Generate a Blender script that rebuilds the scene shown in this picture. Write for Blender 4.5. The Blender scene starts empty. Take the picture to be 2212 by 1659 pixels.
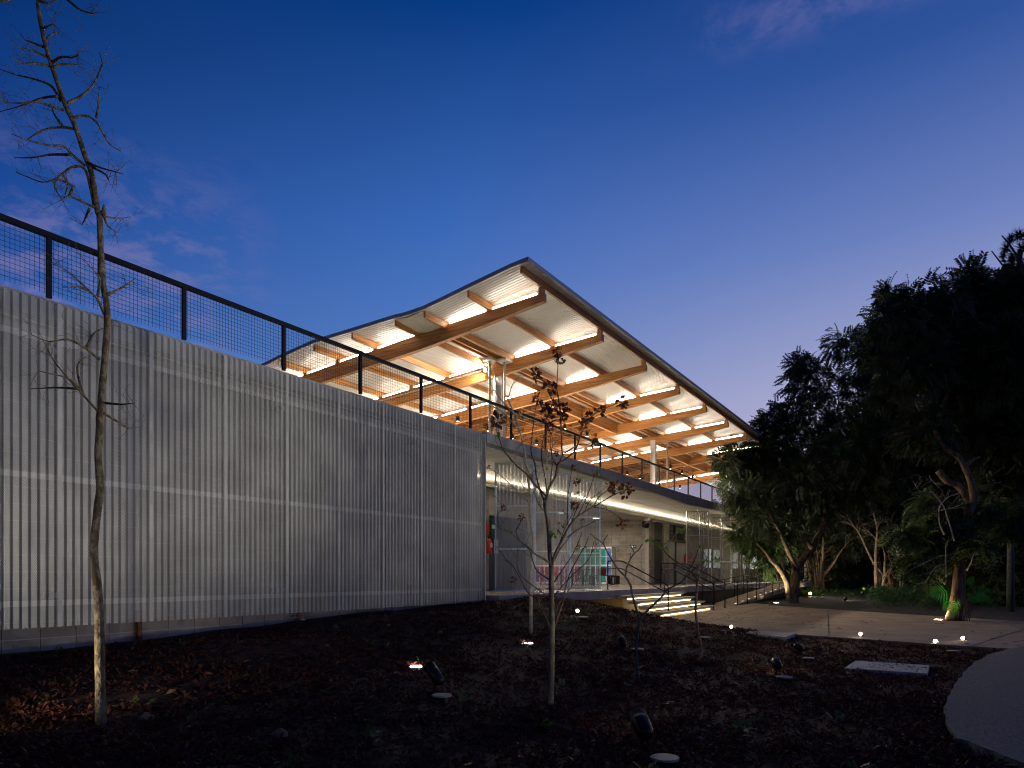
import bpy, math, random
import numpy as np
from mathutils import Vector, Matrix

random.seed(7)
rng = np.random.default_rng(7)
S = bpy.context.scene
C = S.collection
R = math.radians

# ------------------------------------------------------------------ camera
CAMZ = 1.27
F, CX, HY = 1475.0, 1106.0, 1242.0          # lens constants of the level, shifted camera
YAW = math.atan2(937.0, F)
SA, CA = math.sin(YAW), math.cos(YAW)
cam = bpy.data.cameras.new('camera')
cam.sensor_width = 36.0
cam.lens = 36.0 * F / 2212.0
cam.shift_y = (HY - 829.5) / 2212.0
cam.clip_start = 0.05
cam.clip_end = 2000
camo = bpy.data.objects.new('camera', cam)
C.objects.link(camo)
camo.location = (0, 0, CAMZ)
camo.rotation_euler = (R(90), 0, YAW - R(90))
S.camera = camo
S.view_settings.view_transform = 'Standard'
S.view_settings.look = 'None'
S.view_settings.exposure = 0
S.view_settings.gamma = 1
S.view_settings.use_curve_mapping = False
S.cycles.max_bounces = 8
S.cycles.diffuse_bounces = 4
S.cycles.glossy_bounces = 3
S.cycles.transparent_max_bounces = 24
S.cycles.sample_clamp_indirect = 4.0
S.cycles.caustics_reflective = False
S.cycles.caustics_refractive = False
S.cycles.use_denoising = True
S.cycles.filter_width = 1.1


def lin(r, g, b):
    f = lambda c: (c / 255 / 12.92) if c / 255 <= 0.04045 else ((c / 255 + 0.055) / 1.055) ** 2.4
    return (f(r), f(g), f(b), 1.0)


# ------------------------------------------------------------------ world: dusk sky
W = bpy.data.worlds.new('World')
S.world = W
W.use_nodes = True
nt = W.node_tree
nt.nodes.clear()
N = nt.nodes.new
L = nt.links.new
out = N('ShaderNodeOutputWorld')
geo = N('ShaderNodeTexCoord')
sep = N('ShaderNodeSeparateXYZ')
L(geo.outputs['Generated'], sep.inputs[0])


def ramp(tree, pts, src, interp='LINEAR'):
    r = tree.nodes.new('ShaderNodeValToRGB')
    r.color_ramp.interpolation = interp
    el = r.color_ramp.elements
    while len(el) > 1:
        el.remove(el[-1])
    el[0].position, el[0].color = pts[0]
    for p, c in pts[1:]:
        e = el.new(p)
        e.color = c
    tree.links.new(src, r.inputs[0])
    return r


def vmath(tree, op, a, b=None):
    m = tree.nodes.new('ShaderNodeVectorMath')
    m.operation = op
    for i, v in enumerate((a, b)):
        if v is None:
            continue
        if hasattr(v, 'is_linked') or hasattr(v, 'links'):
            tree.links.new(v, m.inputs[i])
        else:
            m.inputs[i].default_value = v
    return m


def smath(tree, op, a, b=None, clamp=False):
    m = tree.nodes.new('ShaderNodeMath')
    m.operation = op
    m.use_clamp = clamp
    for i, v in enumerate((a, b)):
        if v is None:
            continue
        if isinstance(v, (int, float)):
            m.inputs[i].default_value = v
        else:
            tree.links.new(v, m.inputs[i])
    return m.outputs[0]


def maprange(tree, v, a, b, c=0.0, d=1.0, smooth=True):
    m = tree.nodes.new('ShaderNodeMapRange')
    m.interpolation_type = 'SMOOTHSTEP' if smooth else 'LINEAR'
    tree.links.new(v, m.inputs[0])
    for i, q in enumerate((a, b, c, d)):
        m.inputs[i + 1].default_value = q
    return m.outputs[0]


def mixc(tree, fac, a, b, blend='MIX'):
    m = tree.nodes.new('ShaderNodeMix')
    m.data_type = 'RGBA'
    m.blend_type = blend
    ins = [m.inputs[0], m.inputs[6], m.inputs[7]]
    for i, v in zip(ins, (fac, a, b)):
        if isinstance(v, (int, float)):
            i.default_value = v
        elif isinstance(v, (tuple, list)):
            i.default_value = v
        else:
            tree.links.new(v, i)
    return m.outputs[2]


GLOW_AZ = R(50)     # afterglow: 50 degrees to the right of the view axis
gdir = (CA * math.cos(GLOW_AZ) + SA * math.sin(GLOW_AZ), SA * math.cos(GLOW_AZ) - CA * math.sin(GLOW_AZ), 0)
dotg = vmath(nt, 'DOT_PRODUCT', geo.outputs['Generated'], gdir).outputs['Value']
el = sep.outputs['Z']
rl = ramp(nt, [(0.0, lin(96, 124, 190)), (0.14, lin(84, 118, 192)), (0.30, lin(48, 92, 168)), (0.42, lin(20, 66, 142)),
               (0.57, lin(0, 44, 106)), (1.0, lin(0, 30, 78))], el)
rm = ramp(nt, [(0.0, lin(176, 164, 200)), (0.15, lin(130, 146, 206)), (0.30, lin(84, 124, 192)), (0.45, lin(58, 104, 182)),
               (0.64, lin(8, 60, 132)), (1.0, lin(0, 34, 84))], el)
rr = ramp(nt, [(0.0, lin(204, 178, 190)), (0.10, lin(196, 182, 206)), (0.24, lin(166, 168, 204)), (0.40, lin(110, 130, 190)),
               (0.56, lin(50, 84, 156)), (1.0, lin(6, 34, 84))], el)
f1 = maprange(nt, dotg, 0.0, 0.50, smooth=False)
f2 = maprange(nt, dotg, 0.50, 0.90, smooth=False)
rb = ramp(nt, [(0.0, lin(52, 66, 112)), (0.2, lin(34, 60, 116)), (0.5, lin(6, 40, 94)), (1.0, lin(0, 28, 74))], el)
f0 = maprange(nt, dotg, -0.65, 0.0, smooth=False)
skyc = mixc(nt, f2, mixc(nt, f1, mixc(nt, f0, rb.outputs[0], rl.outputs[0]), rm.outputs[0]), rr.outputs[0])
# thin pink clouds: noise on the sky dome projected onto a cloud plane
zc = smath(nt, 'ADD', smath(nt, 'MAXIMUM', el, 0.0), 0.12)
comb = N('ShaderNodeCombineXYZ')
L(smath(nt, 'DIVIDE', sep.outputs['X'], zc), comb.inputs[0])
L(smath(nt, 'DIVIDE', sep.outputs['Y'], zc), comb.inputs[1])
cn = N('ShaderNodeTexNoise')
cn.inputs['Scale'].default_value = 7.5
cn.inputs['Detail'].default_value = 9
cn.inputs['Roughness'].default_value = 0.66
cn.inputs['Distortion'].default_value = 0.3
L(comb.outputs[0], cn.inputs['Vector'])
cb = N('ShaderNodeTexNoise')
cb.inputs['Scale'].default_value = 0.55
cb.inputs['Detail'].default_value = 2
L(comb.outputs[0], cb.inputs['Vector'])
cmask = maprange(nt, cn.outputs[0], 0.43, 0.64)
cbig = maprange(nt, cb.outputs[0], 0.46, 0.60)
clow = maprange(nt, el, 0.52, 0.34)
cside = maprange(nt, dotg, 0.36, 0.20)
ctot = smath(nt, 'MULTIPLY', smath(nt, 'MULTIPLY', cmask, clow), smath(nt, 'MULTIPLY', cside, maprange(nt, cb.outputs[0], 0.30, 0.42)))
chigh = smath(nt, 'MULTIPLY', smath(nt, 'MULTIPLY', cmask, maprange(nt, el, 0.575, 0.605)), maprange(nt, dotg, 0.62, 0.70))
ctot = smath(nt, 'MAXIMUM', ctot, smath(nt, 'MULTIPLY', chigh, 0.55))
skyc = mixc(nt, smath(nt, 'MULTIPLY', ctot, 0.62), skyc, lin(122, 118, 172))
bg1 = N('ShaderNodeBackground')
L(skyc, bg1.inputs[0])
bg1.inputs[1].default_value = 1.0
nish = N('ShaderNodeTexSky')
nish.sky_type = 'NISHITA'
nish.sun_disc = False
nish.sun_elevation = R(-5)
SUN_AZ = math.atan2(gdir[0], gdir[1])
nish.sun_rotation = SUN_AZ
bg2 = N('ShaderNodeBackground')
L(nish.outputs[0], bg2.inputs[0])
bg2.inputs[1].default_value = 0.05
add = N('ShaderNodeAddShader')
L(bg1.outputs[0], add.inputs[0])
L(bg2.outputs[0], add.inputs[1])
L(add.outputs[0], out.inputs[0])
# the last afterglow, very weak
sun = bpy.data.lights.new('sun', 'SUN')
sun.energy = 0.01
sun.angle = R(25)
sun.color = (1.0, 0.8, 0.75)
suno = bpy.data.objects.new('sun', sun)
C.objects.link(suno)
suno.rotation_euler = Vector((-gdir[0], -gdir[1], -0.12)).to_track_quat('-Z', 'Y').to_euler()


# ------------------------------------------------------------------ placing helpers
def px(x, y):                      # full-size photograph pixels -> lens plane units
    return x / 1.35624, y / 1.35624


def ray(x, y):
    x, y = px(x, y)
    k = (x - CX) / F
    return Vector((CA + k * SA, SA - k * CA, (HY - y) / F))


def at(x, y, Z):
    return Vector((0, 0, CAMZ)) + ray(x, y) * Z


def atD(x, y, D):
    d = ray(x, y)
    return Vector((0, 0, CAMZ)) + d * (D / d.y)


def atz(x, y, z):
    d = ray(x, y)
    return Vector((0, 0, CAMZ)) + d * ((z - CAMZ) / d.z)


def sm(t):
    t = min(1.0, max(0.0, t))
    return t * t * (3 - 2 * t)


def interp(x, xs, ys):
    return float(np.interp(x, xs, ys))


def ground_z(s, D):
    h = interp(s, [-4, 3, 8, 12, 16], [0.33, 0.38, 0.57, 0.71, 0.82])
    z = -0.06 + h * sm((D - 2.2) / 6.4) * (1 - sm((s - 14.3) / 3.4))
    z += 0.022 * math.sin(1.7 * s + 0.6 * D) * math.sin(1.3 * D - 0.4 * s) + 0.012 * math.sin(4.1 * s + 1) * math.sin(3.7 * D)
    return z


def onground(x, y):
    d = ray(x, y)
    o = Vector((0, 0, CAMZ))
    t = 2.0
    while t < 60:
        p = o + d * t
        if p.z < ground_z(p.x, p.y):
            return p
        t += 0.02
    return o + d * t


def depth(p):
    return p.x * CA + p.y * SA


# ------------------------------------------------------------------ mesh helpers
class MB:
    def __init__(self):
        self.v = []
        self.f = []

    def add(self, vs, fs):
        o = len(self.v)
        self.v += [tuple(v) for v in vs]
        self.f += [tuple(i + o for i in f) for f in fs]

    def box(self, x0, x1, y0, y1, z0, z1):
        self.add([(x0, y0, z0), (x1, y0, z0), (x1, y1, z0), (x0, y1, z0), (x0, y0, z1), (x1, y0, z1), (x1, y1, z1), (x0, y1, z1)],
                 [(3, 2, 1, 0), (4, 5, 6, 7), (0, 1, 5, 4), (1, 2, 6, 5), (2, 3, 7, 6), (3, 0, 4, 7)])

    def bar(self, a, b, w, h, up=(0, 0, 1)):
        a, b = Vector(a), Vector(b)
        d = (b - a).normalized()
        u = Vector(up)
        if abs(d.dot(u)) > 0.99:
            u = Vector((1, 0, 0))
        sd = d.cross(u).normalized()
        u = sd.cross(d)
        vs = []
        for p in (a, b):
            for i, j in ((-1, -1), (1, -1), (1, 1), (-1, 1)):
                vs.append(p + sd * (i * w / 2) + u * (j * h / 2))
        self.add(vs, [(3, 2, 1, 0), (4, 5, 6, 7), (0, 1, 5, 4), (1, 2, 6, 5), (2, 3, 7, 6), (3, 0, 4, 7)])

    def tube(self, pts, rad, n=6, cap=True):
        pts = [Vector(p) for p in pts]
        if isinstance(rad, (int, float)):
            rad = [rad] * len(pts)
        u = None
        base = len(self.v)
        for i, p in enumerate(pts):
            a = pts[max(0, i - 1)]
            b = pts[min(len(pts) - 1, i + 1)]
            d = (b - a)
            d = d.normalized() if d.length > 1e-9 else Vector((0, 0, 1))
            if u is None:
                u = d.orthogonal().normalized()
            else:
                u = (u - d * u.dot(d))
                u = u.normalized() if u.length > 1e-6 else d.orthogonal().normalized()
            w = d.cross(u)
            for k in range(n):
                t = 2 * math.pi * k / n
                self.v.append(tuple(p + (u * math.cos(t) + w * math.sin(t)) * rad[i]))
        for i in range(len(pts) - 1):
            for k in range(n):
                a = base + i * n + k
                b = base + i * n + (k + 1) % n
                self.f.append((a, b, b + n, a + n))
        if cap:
            self.f.append(tuple(base + k for k in range(n))[::-1])
            self.f.append(tuple(base + (len(pts) - 1) * n + k for k in range(n)))

    def prism(self, poly, axis, a, b):          # 2D polygon extruded along an axis
        n = len(poly)
        m = {'x': lambda p, t: (t, p[0], p[1]), 'y': lambda p, t: (p[0], t, p[1]), 'z': lambda p, t: (p[0], p[1], t)}[axis]
        self.add([m(p, a) for p in poly] + [m(p, b) for p in poly],
                 [tuple(range(n))[::-1], tuple(range(n, 2 * n))] + [(i, (i + 1) % n, n + (i + 1) % n, n + i) for i in range(n)])

    def lathe(self, prof, n=16, origin=(0, 0, 0), axis=(0, 0, 1)):
        q = Vector(axis).to_track_quat('Z', 'Y')
        o = Vector(origin)
        vs = []
        for r, z in prof:
            for k in range(n):
                t = 2 * math.pi * k / n
                vs.append(o + q @ Vector((r * math.cos(t), r * math.sin(t), z)))
        fs = []
        for i in range(len(prof) - 1):
            for k in range(n):
                fs.append((i * n + k, i * n + (k + 1) % n, (i + 1) * n + (k + 1) % n, (i + 1) * n + k))
        fs.append(tuple(range(n))[::-1])
        fs.append(tuple((len(prof) - 1) * n + k for k in range(n)))
        self.add(vs, fs)

    def mesh(self, name, mat, smooth=False):
        me = bpy.data.meshes.new(name)
        me.from_pydata(self.v, [], self.f)
        if mat:
            me.materials.append(mat)
        if smooth:
            me.polygons.foreach_set('use_smooth', [True] * len(me.polygons))
        me.update()
        return me


def link(name, me, parent=None, loc=None, **props):
    o = bpy.data.objects.new(name, me)
    C.objects.link(o)
    if parent is not None:
        o.parent = parent
    if loc is not None:
        o.location = loc
    for k, v in props.items():
        o[k] = v
    return o


def part(name, mb, mat, parent, smooth=False, **props):
    """a part: vertices given in world space, stored relative to the thing's base"""
    off = world_off(parent)
    if off.length > 0:
        mb.v = [(x - off.x, y - off.y, z - off.z) for x, y, z in mb.v]
    return link(name, mb.mesh(name, mat, smooth), parent, **props)


def world_off(o):
    v = Vector((0, 0, 0))
    while o is not None:
        v += Vector(o.location)
        o = o.parent
    return v


def thing(name, label, cat, loc=(0, 0, 0), group=None):
    o = bpy.data.objects.new(name, None)
    o.empty_display_size = 0.2
    C.objects.link(o)
    o.location = loc
    o['label'] = label
    o['category'] = cat
    if group:
        o['group'] = group
    return o


def single(name, mb, mat, label, cat, group=None, smooth=False):
    o = link(name, mb.mesh(name, mat, smooth))
    o['label'] = label
    o['category'] = cat
    if group:
        o['group'] = group
    return o


def structure(name, mb, mat, smooth=False):
    return link(name, mb.mesh(name, mat, smooth), kind='structure')


def np_mesh(name, V, Fq, mat):
    me = bpy.data.meshes.new(name)
    V = np.asarray(V, dtype=np.float32)
    Fq = np.asarray(Fq, dtype=np.int32)
    k = Fq.shape[1]
    me.vertices.add(len(V))
    me.vertices.foreach_set('co', V.ravel())
    me.loops.add(Fq.size)
    me.loops.foreach_set('vertex_index', Fq.ravel())
    me.polygons.add(len(Fq))
    me.polygons.foreach_set('loop_start', np.arange(0, Fq.size, k, dtype=np.int32))
    me.polygons.foreach_set('loop_total', np.full(len(Fq), k, dtype=np.int32))
    if mat:
        me.materials.append(mat)
    me.update(calc_edges=True)
    me.validate()
    return me


# ------------------------------------------------------------------ materials
MATS = {}


def pmat(name, c1, c2=None, scale=3.0, rough=0.7, metal=0.0, bump=0.0, bscale=None, stretch=(1, 1, 1), rand=0.0,
         detail=6, lo=0.35, hi=0.68, spec=0.3, stain=None, trans=0.0):
    m = bpy.data.materials.new(name)
    m.use_nodes = True
    t = m.node_tree
    b = t.nodes['Principled BSDF']
    b.inputs['Roughness'].default_value = rough
    b.inputs['Metallic'].default_value = metal
    b.inputs['Specular IOR Level'].default_value = spec
    g = t.nodes.new('ShaderNodeNewGeometry')
    mp = t.nodes.new('ShaderNodeMapping')
    mp.inputs['Scale'].default_value = stretch
    t.links.new(g.outputs['Position'], mp.inputs[0])
    c1 = tuple(c1) + (1,) if len(c1) == 3 else c1
    col = None
    if c2 is not None:
        c2 = tuple(c2) + (1,) if len(c2) == 3 else c2
        n = t.nodes.new('ShaderNodeTexNoise')
        n.inputs['Scale'].default_value = scale
        n.inputs['Detail'].default_value = detail
        n.inputs['Roughness'].default_value = 0.6
        t.links.new(mp.outputs[0], n.inputs['Vector'])
        f = maprange(t, n.outputs[0], lo, hi)
        col = mixc(t, f, c1, c2)
    if stain is not None:
        n2 = t.nodes.new('ShaderNodeTexNoise')
        n2.inputs['Scale'].default_value = stain[1]
        n2.inputs['Detail'].default_value = 5
        n2.inputs['Distortion'].default_value = 0.6
        t.links.new(g.outputs['Position'], n2.inputs['Vector'])
        f2 = maprange(t, n2.outputs[0], stain[2], stain[2] + 0.16)
        col = mixc(t, f2, col if col is not None else c1, tuple(stain[0]) + (1,))
    if rand:
        oi = t.nodes.new('ShaderNodeObjectInfo')
        v = maprange(t, oi.outputs['Random'], 0, 1, 1 - rand, 1 + rand, smooth=False)
        h = t.nodes.new('ShaderNodeHueSaturation')
        t.links.new(v, h.inputs['Value'])
        if col is None:
            h.inputs['Color'].default_value = c1
        else:
            t.links.new(col, h.inputs['Color'])
        col = h.outputs[0]
    if col is None:
        b.inputs['Base Color'].default_value = c1
    else:
        t.links.new(col, b.inputs['Base Color'])
    if bump:
        n3 = t.nodes.new('ShaderNodeTexNoise')
        n3.inputs['Scale'].default_value = bscale or scale * 6
        n3.inputs['Detail'].default_value = 5
        t.links.new(mp.outputs[0], n3.inputs['Vector'])
        bp = t.nodes.new('ShaderNodeBump')
        bp.inputs['Strength'].default_value = bump
        bp.inputs['Distance'].default_value = 0.02
        t.links.new(n3.outputs[0], bp.inputs['Height'])
        t.links.new(bp.outputs[0], b.inputs['Normal'])
    if trans:
        tr = t.nodes.new('ShaderNodeBsdfTranslucent')
        if col is None:
            tr.inputs[0].default_value = c1
        else:
            t.links.new(col, tr.inputs[0])
        mx = t.nodes.new('ShaderNodeMixShader')
        mx.inputs[0].default_value = trans
        t.links.new(b.outputs[0], mx.inputs[1])
        t.links.new(tr.outputs[0], mx.inputs[2])
        t.links.new(mx.outputs[0], t.nodes['Material Output'].inputs[0])
    MATS[name] = m
    return m


def emat(name, col, strength):
    m = bpy.data.materials.new(name)
    m.use_nodes = True
    t = m.node_tree
    t.nodes.clear()
    o = t.nodes.new('ShaderNodeOutputMaterial')
    e = t.nodes.new('ShaderNodeEmission')
    e.inputs[0].default_value = tuple(col) + (1,)
    e.inputs[1].default_value = strength
    t.links.new(e.outputs[0], o.inputs[0])
    return m


M_conc = pmat('concrete', (0.26, 0.255, 0.235), (0.36, 0.35, 0.32), 2.2, 0.8, bump=0.15, stain=((0.19, 0.185, 0.17), 1.1, 0.56))
M_soff = pmat('board_marked_concrete', (0.34, 0.33, 0.29), (0.46, 0.45, 0.41), 2.0, 0.75, bump=0.25, bscale=7, stretch=(5, 0.55, 1), stain=((0.28, 0.27, 0.24), 0.8, 0.56))
M_block = pmat('concrete_block', (0.23, 0.21, 0.185), (0.31, 0.29, 0.26), 3.0, 0.9, bump=0.4, bscale=90, rand=0.10, stain=((0.16, 0.155, 0.14), 1.7, 0.60))
M_mortar = pmat('mortar', (0.36, 0.34, 0.31), (0.42, 0.40, 0.37), 8, 0.9)
M_deck = pmat('deck_screed', (0.46, 0.44, 0.40), (0.54, 0.52, 0.48), 2, 0.8)
M_floor = pmat('polished_concrete', (0.30, 0.26, 0.23), (0.38, 0.34, 0.30), 1.6, 0.22, spec=0.5)
M_pave = pmat('broomed_concrete', (0.215, 0.163, 0.118), (0.305, 0.24, 0.18), 1.3, 0.85, bump=0.35, bscale=26, stretch=(1, 1, 1), stain=((0.13, 0.10, 0.08), 2.6, 0.62))
M_slab = pmat('pale_concrete', (0.30, 0.295, 0.28), (0.40, 0.39, 0.37), 3.0, 0.85, bump=0.2, bscale=30, stain=((0.3, 0.3, 0.29), 5, 0.62))
M_soil = pmat('soil', (0.018, 0.007, 0.0045), (0.042, 0.015, 0.009), 2.5, 0.95, bump=0.9, bscale=22)
M_dirt = pmat('dark_ground', (0.012, 0.012, 0.009), (0.028, 0.026, 0.019), 1.3, 0.95, bump=0.5, bscale=18)
M_gravel = pmat('gravel', (0.07, 0.07, 0.068), (0.18, 0.178, 0.172), 55, 0.9, bump=0.9, bscale=70, lo=0.3, hi=0.7)
M_gravelbed = pmat('dark_gravel', (0.035, 0.03, 0.026), (0.12, 0.105, 0.09), 30, 0.9, bump=0.9, bscale=50, lo=0.45, hi=0.75)
M_black = pmat('black_paint', (0.006, 0.0065, 0.008), rough=0.5, spec=0.2)
M_blackd = pmat('black_housing', (0.006, 0.006, 0.007), rough=0.35, spec=0.2)
M_white = pmat('white_paint', (0.72, 0.71, 0.68), rough=0.5)
M_cream = pmat('cream_pipe', (0.52, 0.47, 0.34), (0.6, 0.55, 0.42), 6, 0.5)
M_roof = pmat('white_steel_sheet', (0.74, 0.73, 0.71), (0.80, 0.79, 0.77), 1.0, 0.32, spec=0.5)
M_flash = pmat('steel_flashing', (0.34, 0.35, 0.37), rough=0.45, metal=0.3)
M_galv = pmat('galvanised_steel', (0.50, 0.53, 0.56), (0.62, 0.65, 0.68), 6, 0.38, metal=0.85)
M_metalblue = pmat('pale_steel_frame', (0.36, 0.46, 0.56), (0.45, 0.55, 0.64), 5, 0.35, metal=0.5)
M_frameD = pmat('dull_steel_frame', (0.30, 0.29, 0.27), (0.38, 0.37, 0.34), 5, 0.4, metal=0.6)
M_railsteel = pmat('dull_zinc_steel', (0.66, 0.66, 0.60), (0.76, 0.76, 0.69), 3, 0.5, metal=0.1)
M_lap = pmat('zinc_lap_strip', (0.36, 0.365, 0.335), (0.46, 0.465, 0.42), 3, 0.5, metal=0.3)
M_membrane = pmat('beige_membrane', (0.50, 0.46, 0.38), (0.58, 0.54, 0.46), 4, 0.6, bump=0.3, bscale=6)
M_purple = pmat('purple_paint', (0.21, 0.05, 0.20), rough=0.45)
M_purplet = pmat('purple_lettering', (0.12, 0.05, 0.22), rough=0.6)
M_teal = pmat('teal_paint', (0.015, 0.24, 0.22), rough=0.4)
M_blue = pmat('blue_paint', (0.10, 0.17, 0.50), rough=0.4)
M_ink = pmat('dark_print', (0.01, 0.02, 0.04), rough=0.6)
M_red = pmat('red_paint', (0.55, 0.02, 0.015), rough=0.3, spec=0.5)
M_redseat = pmat('dark_red_plastic', (0.12, 0.018, 0.014), rough=0.45)
M_orange = pmat('orange_red_plastic', (0.40, 0.045, 0.02), rough=0.45)
M_green = pmat('green_sign', (0.005, 0.10, 0.055), rough=0.5)
M_paper = pmat('paper', (0.7, 0.7, 0.68), rough=0.8)
M_doord = pmat('dark_door', (0.030, 0.028, 0.025), rough=0.5)
M_greydoor = pmat('grey_steel_door', (0.30, 0.30, 0.27), (0.34, 0.34, 0.31), 2, 0.5)
M_glassd = pmat('dark_glass', (0.05, 0.05, 0.045), rough=0.12, spec=0.5)
M_alu = pmat('dark_aluminium', (0.07, 0.07, 0.065), rough=0.4, metal=0.5)
M_pipebr = pmat('brown_pipe', (0.22, 0.13, 0.09), (0.28, 0.18, 0.13), 8, 0.6)
M_rust = pmat('rusty_steel', (0.10, 0.04, 0.02), (0.16, 0.07, 0.03), 14, 0.8)
M_chrome = pmat('chrome', (0.8, 0.8, 0.82), rough=0.15, metal=1.0)
M_rock = pmat('rock', (0.10, 0.06, 0.045), (0.18, 0.12, 0.09), 9, 0.9, bump=0.6)
M_plaster = pmat('ochre_wall', (0.13, 0.095, 0.045), (0.17, 0.125, 0.06), 3, 0.9, bump=0.2)
M_tread = pmat('tread_concrete', (0.48, 0.44, 0.34), (0.58, 0.53, 0.42), 3, 0.75, bump=0.15, bscale=25)

M_bark_left = pmat('mottled_bark', (0.075, 0.056, 0.033), (0.20, 0.165, 0.105), 22, 0.85, bump=0.8, bscale=60, stretch=(1, 1, 0.6), lo=0.42, hi=0.62)
M_bark_mid = pmat('grey_green_bark', (0.10, 0.082, 0.055), (0.20, 0.17, 0.12), 20, 0.85, bump=0.6, bscale=60, stretch=(1, 1, 0.5), lo=0.4, hi=0.66)
M_bark_red = pmat('reddish_twig', (0.085, 0.035, 0.02), (0.16, 0.07, 0.04), 18, 0.8)
M_bark_pale = pmat('pale_bark', (0.24, 0.215, 0.175), (0.36, 0.325, 0.27), 18, 0.85, bump=0.4, bscale=50, lo=0.4, hi=0.66)
M_bark_tan = pmat('tan_bark', (0.13, 0.10, 0.07), (0.24, 0.195, 0.14), 12, 0.9)
M_bark_dark = pmat('lichened_dark_bark', (0.035, 0.04, 0.038), (0.10, 0.11, 0.10), 26, 0.85, bump=0.5, bscale=60, lo=0.45, hi=0.68)
M_bark_big = pmat('furrowed_bark', (0.075, 0.05, 0.03), (0.22, 0.15, 0.09), 10, 0.95, bump=1.0, bscale=22, stretch=(1, 1, 0.14), lo=0.38, hi=0.66)
M_bark_sap = pmat('spotted_brown_bark', (0.12, 0.08, 0.045), (0.32, 0.25, 0.17), 30, 0.85, lo=0.5, hi=0.64)
M_leafd = pmat('dark_foliage', (0.020, 0.032, 0.014), (0.050, 0.068, 0.028), 0.9, 0.6, trans=0.25)
M_leafg = pmat('green_foliage', (0.035, 0.062, 0.018), (0.075, 0.105, 0.036), 1.4, 0.55, trans=0.3)
M_leafb = pmat('background_foliage', (0.016, 0.024, 0.011), (0.036, 0.048, 0.022), 0.6, 0.7, trans=0.2)
M_leaff = pmat('bright_leaf', (0.06, 0.13, 0.02), (0.13, 0.22, 0.04), 6, 0.45, trans=0.35)
M_leafy = pmat('yellow_green_leaf', (0.13, 0.15, 0.03), (0.28, 0.26, 0.07), 20, 0.5, trans=0.35)
M_dry = pmat('dry_brown_leaf', (0.085, 0.030, 0.012), (0.21, 0.080, 0.034), 24, 0.75, trans=0.15)
M_drylt = pmat('dry_tan_leaf', (0.30, 0.20, 0.10), (0.42, 0.30, 0.16), 20, 0.8, trans=0.2)
M_phil = pmat('glossy_green_leaf', (0.025, 0.16, 0.012), (0.04, 0.24, 0.02), 5, 0.35, spec=0.5, trans=0.5)
M_cover = pmat('purple_groundcover', (0.055, 0.011, 0.010), (0.070, 0.032, 0.015), 5.0, 0.8, trans=0.2, lo=0.4, hi=0.7)
M_litter = pmat('leaf_litter', (0.08, 0.035, 0.02), (0.18, 0.105, 0.065), 9, 0.85, lo=0.4, hi=0.7)
M_hedge = pmat('hedge_leaf', (0.022, 0.060, 0.012), (0.05, 0.105, 0.024), 4, 0.55, trans=0.25)
M_curt = emat('lit_curtain', (1, 1, 1), 1)


def wood(name, along, dark=1.0):
    m = bpy.data.materials.new(name)
    m.use_nodes = True
    t = m.node_tree
    b = t.nodes['Principled BSDF']
    b.inputs['Roughness'].default_value = 0.5
    b.inputs['Specular IOR Level'].default_value = 0.35
    g = t.nodes.new('ShaderNodeNewGeometry')
    mp = t.nodes.new('ShaderNodeMapping')
    st = {'x': (0.5, 9, 14), 'y': (9, 0.5, 14)}[along]
    mp.inputs['Scale'].default_value = st
    t.links.new(g.outputs['Position'], mp.inputs[0])
    n = t.nodes.new('ShaderNodeTexNoise')
    n.inputs['Scale'].default_value = 1.6
    n.inputs['Detail'].default_value = 7
    n.inputs['Roughness'].default_value = 0.65
    t.links.new(mp.outputs[0], n.inputs['Vector'])
    r = ramp(t, [(0.30, (0.17, 0.060, 0.014, 1)), (0.46, (0.38, 0.165, 0.046, 1)), (0.60, (0.49, 0.235, 0.075, 1)), (0.75, (0.58, 0.31, 0.115, 1))], n.outputs[0])
    # knots
    mp2 = t.nodes.new('ShaderNodeMapping')
    mp2.inputs['Scale'].default_value = {'x': (1.0, 5, 5), 'y': (5, 1.0, 5)}[along]
    t.links.new(g.outputs['Position'], mp2.inputs[0])
    v = t.nodes.new('ShaderNodeTexVoronoi')
    v.inputs['Scale'].default_value = 1.3
    t.links.new(mp2.outputs[0], v.inputs['Vector'])
    kn = maprange(t, v.outputs['Distance'], 0.06, 0.14, 0.65, 0.0)
    col = mixc(t, kn, r.outputs[0], (0.10, 0.03, 0.008, 1))
    # lamella lines of the glued timber
    sp = t.nodes.new('ShaderNodeSeparateXYZ')
    t.links.new(g.outputs['Position'], sp.inputs[0])
    fr = smath(t, 'FRACT', smath(t, 'MULTIPLY', sp.outputs['Z'], 26.0))
    ln = maprange(t, fr, 0.0, 0.10, 0.30, 0.0)
    col = mixc(t, ln, col, (0.11, 0.038, 0.010, 1))
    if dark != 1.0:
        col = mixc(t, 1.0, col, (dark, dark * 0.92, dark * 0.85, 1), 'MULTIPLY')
    t.links.new(col, b.inputs['Base Color'])
    return m


M_woody = wood('glulam_timber_cross', 'y')
M_woodx = wood('glulam_timber_long', 'x')
M_latx = wood('dark_lattice_long', 'x', 0.42)  # glulam colour multiplied darker for the lattice boards
M_laty = wood('dark_lattice_cross', 'y', 0.42)
M_wooddark = pmat('plywood_ceiling', (0.055, 0.022, 0.008), (0.085, 0.034, 0.012), 5, 0.6, stretch=(0.5, 5, 5))


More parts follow.
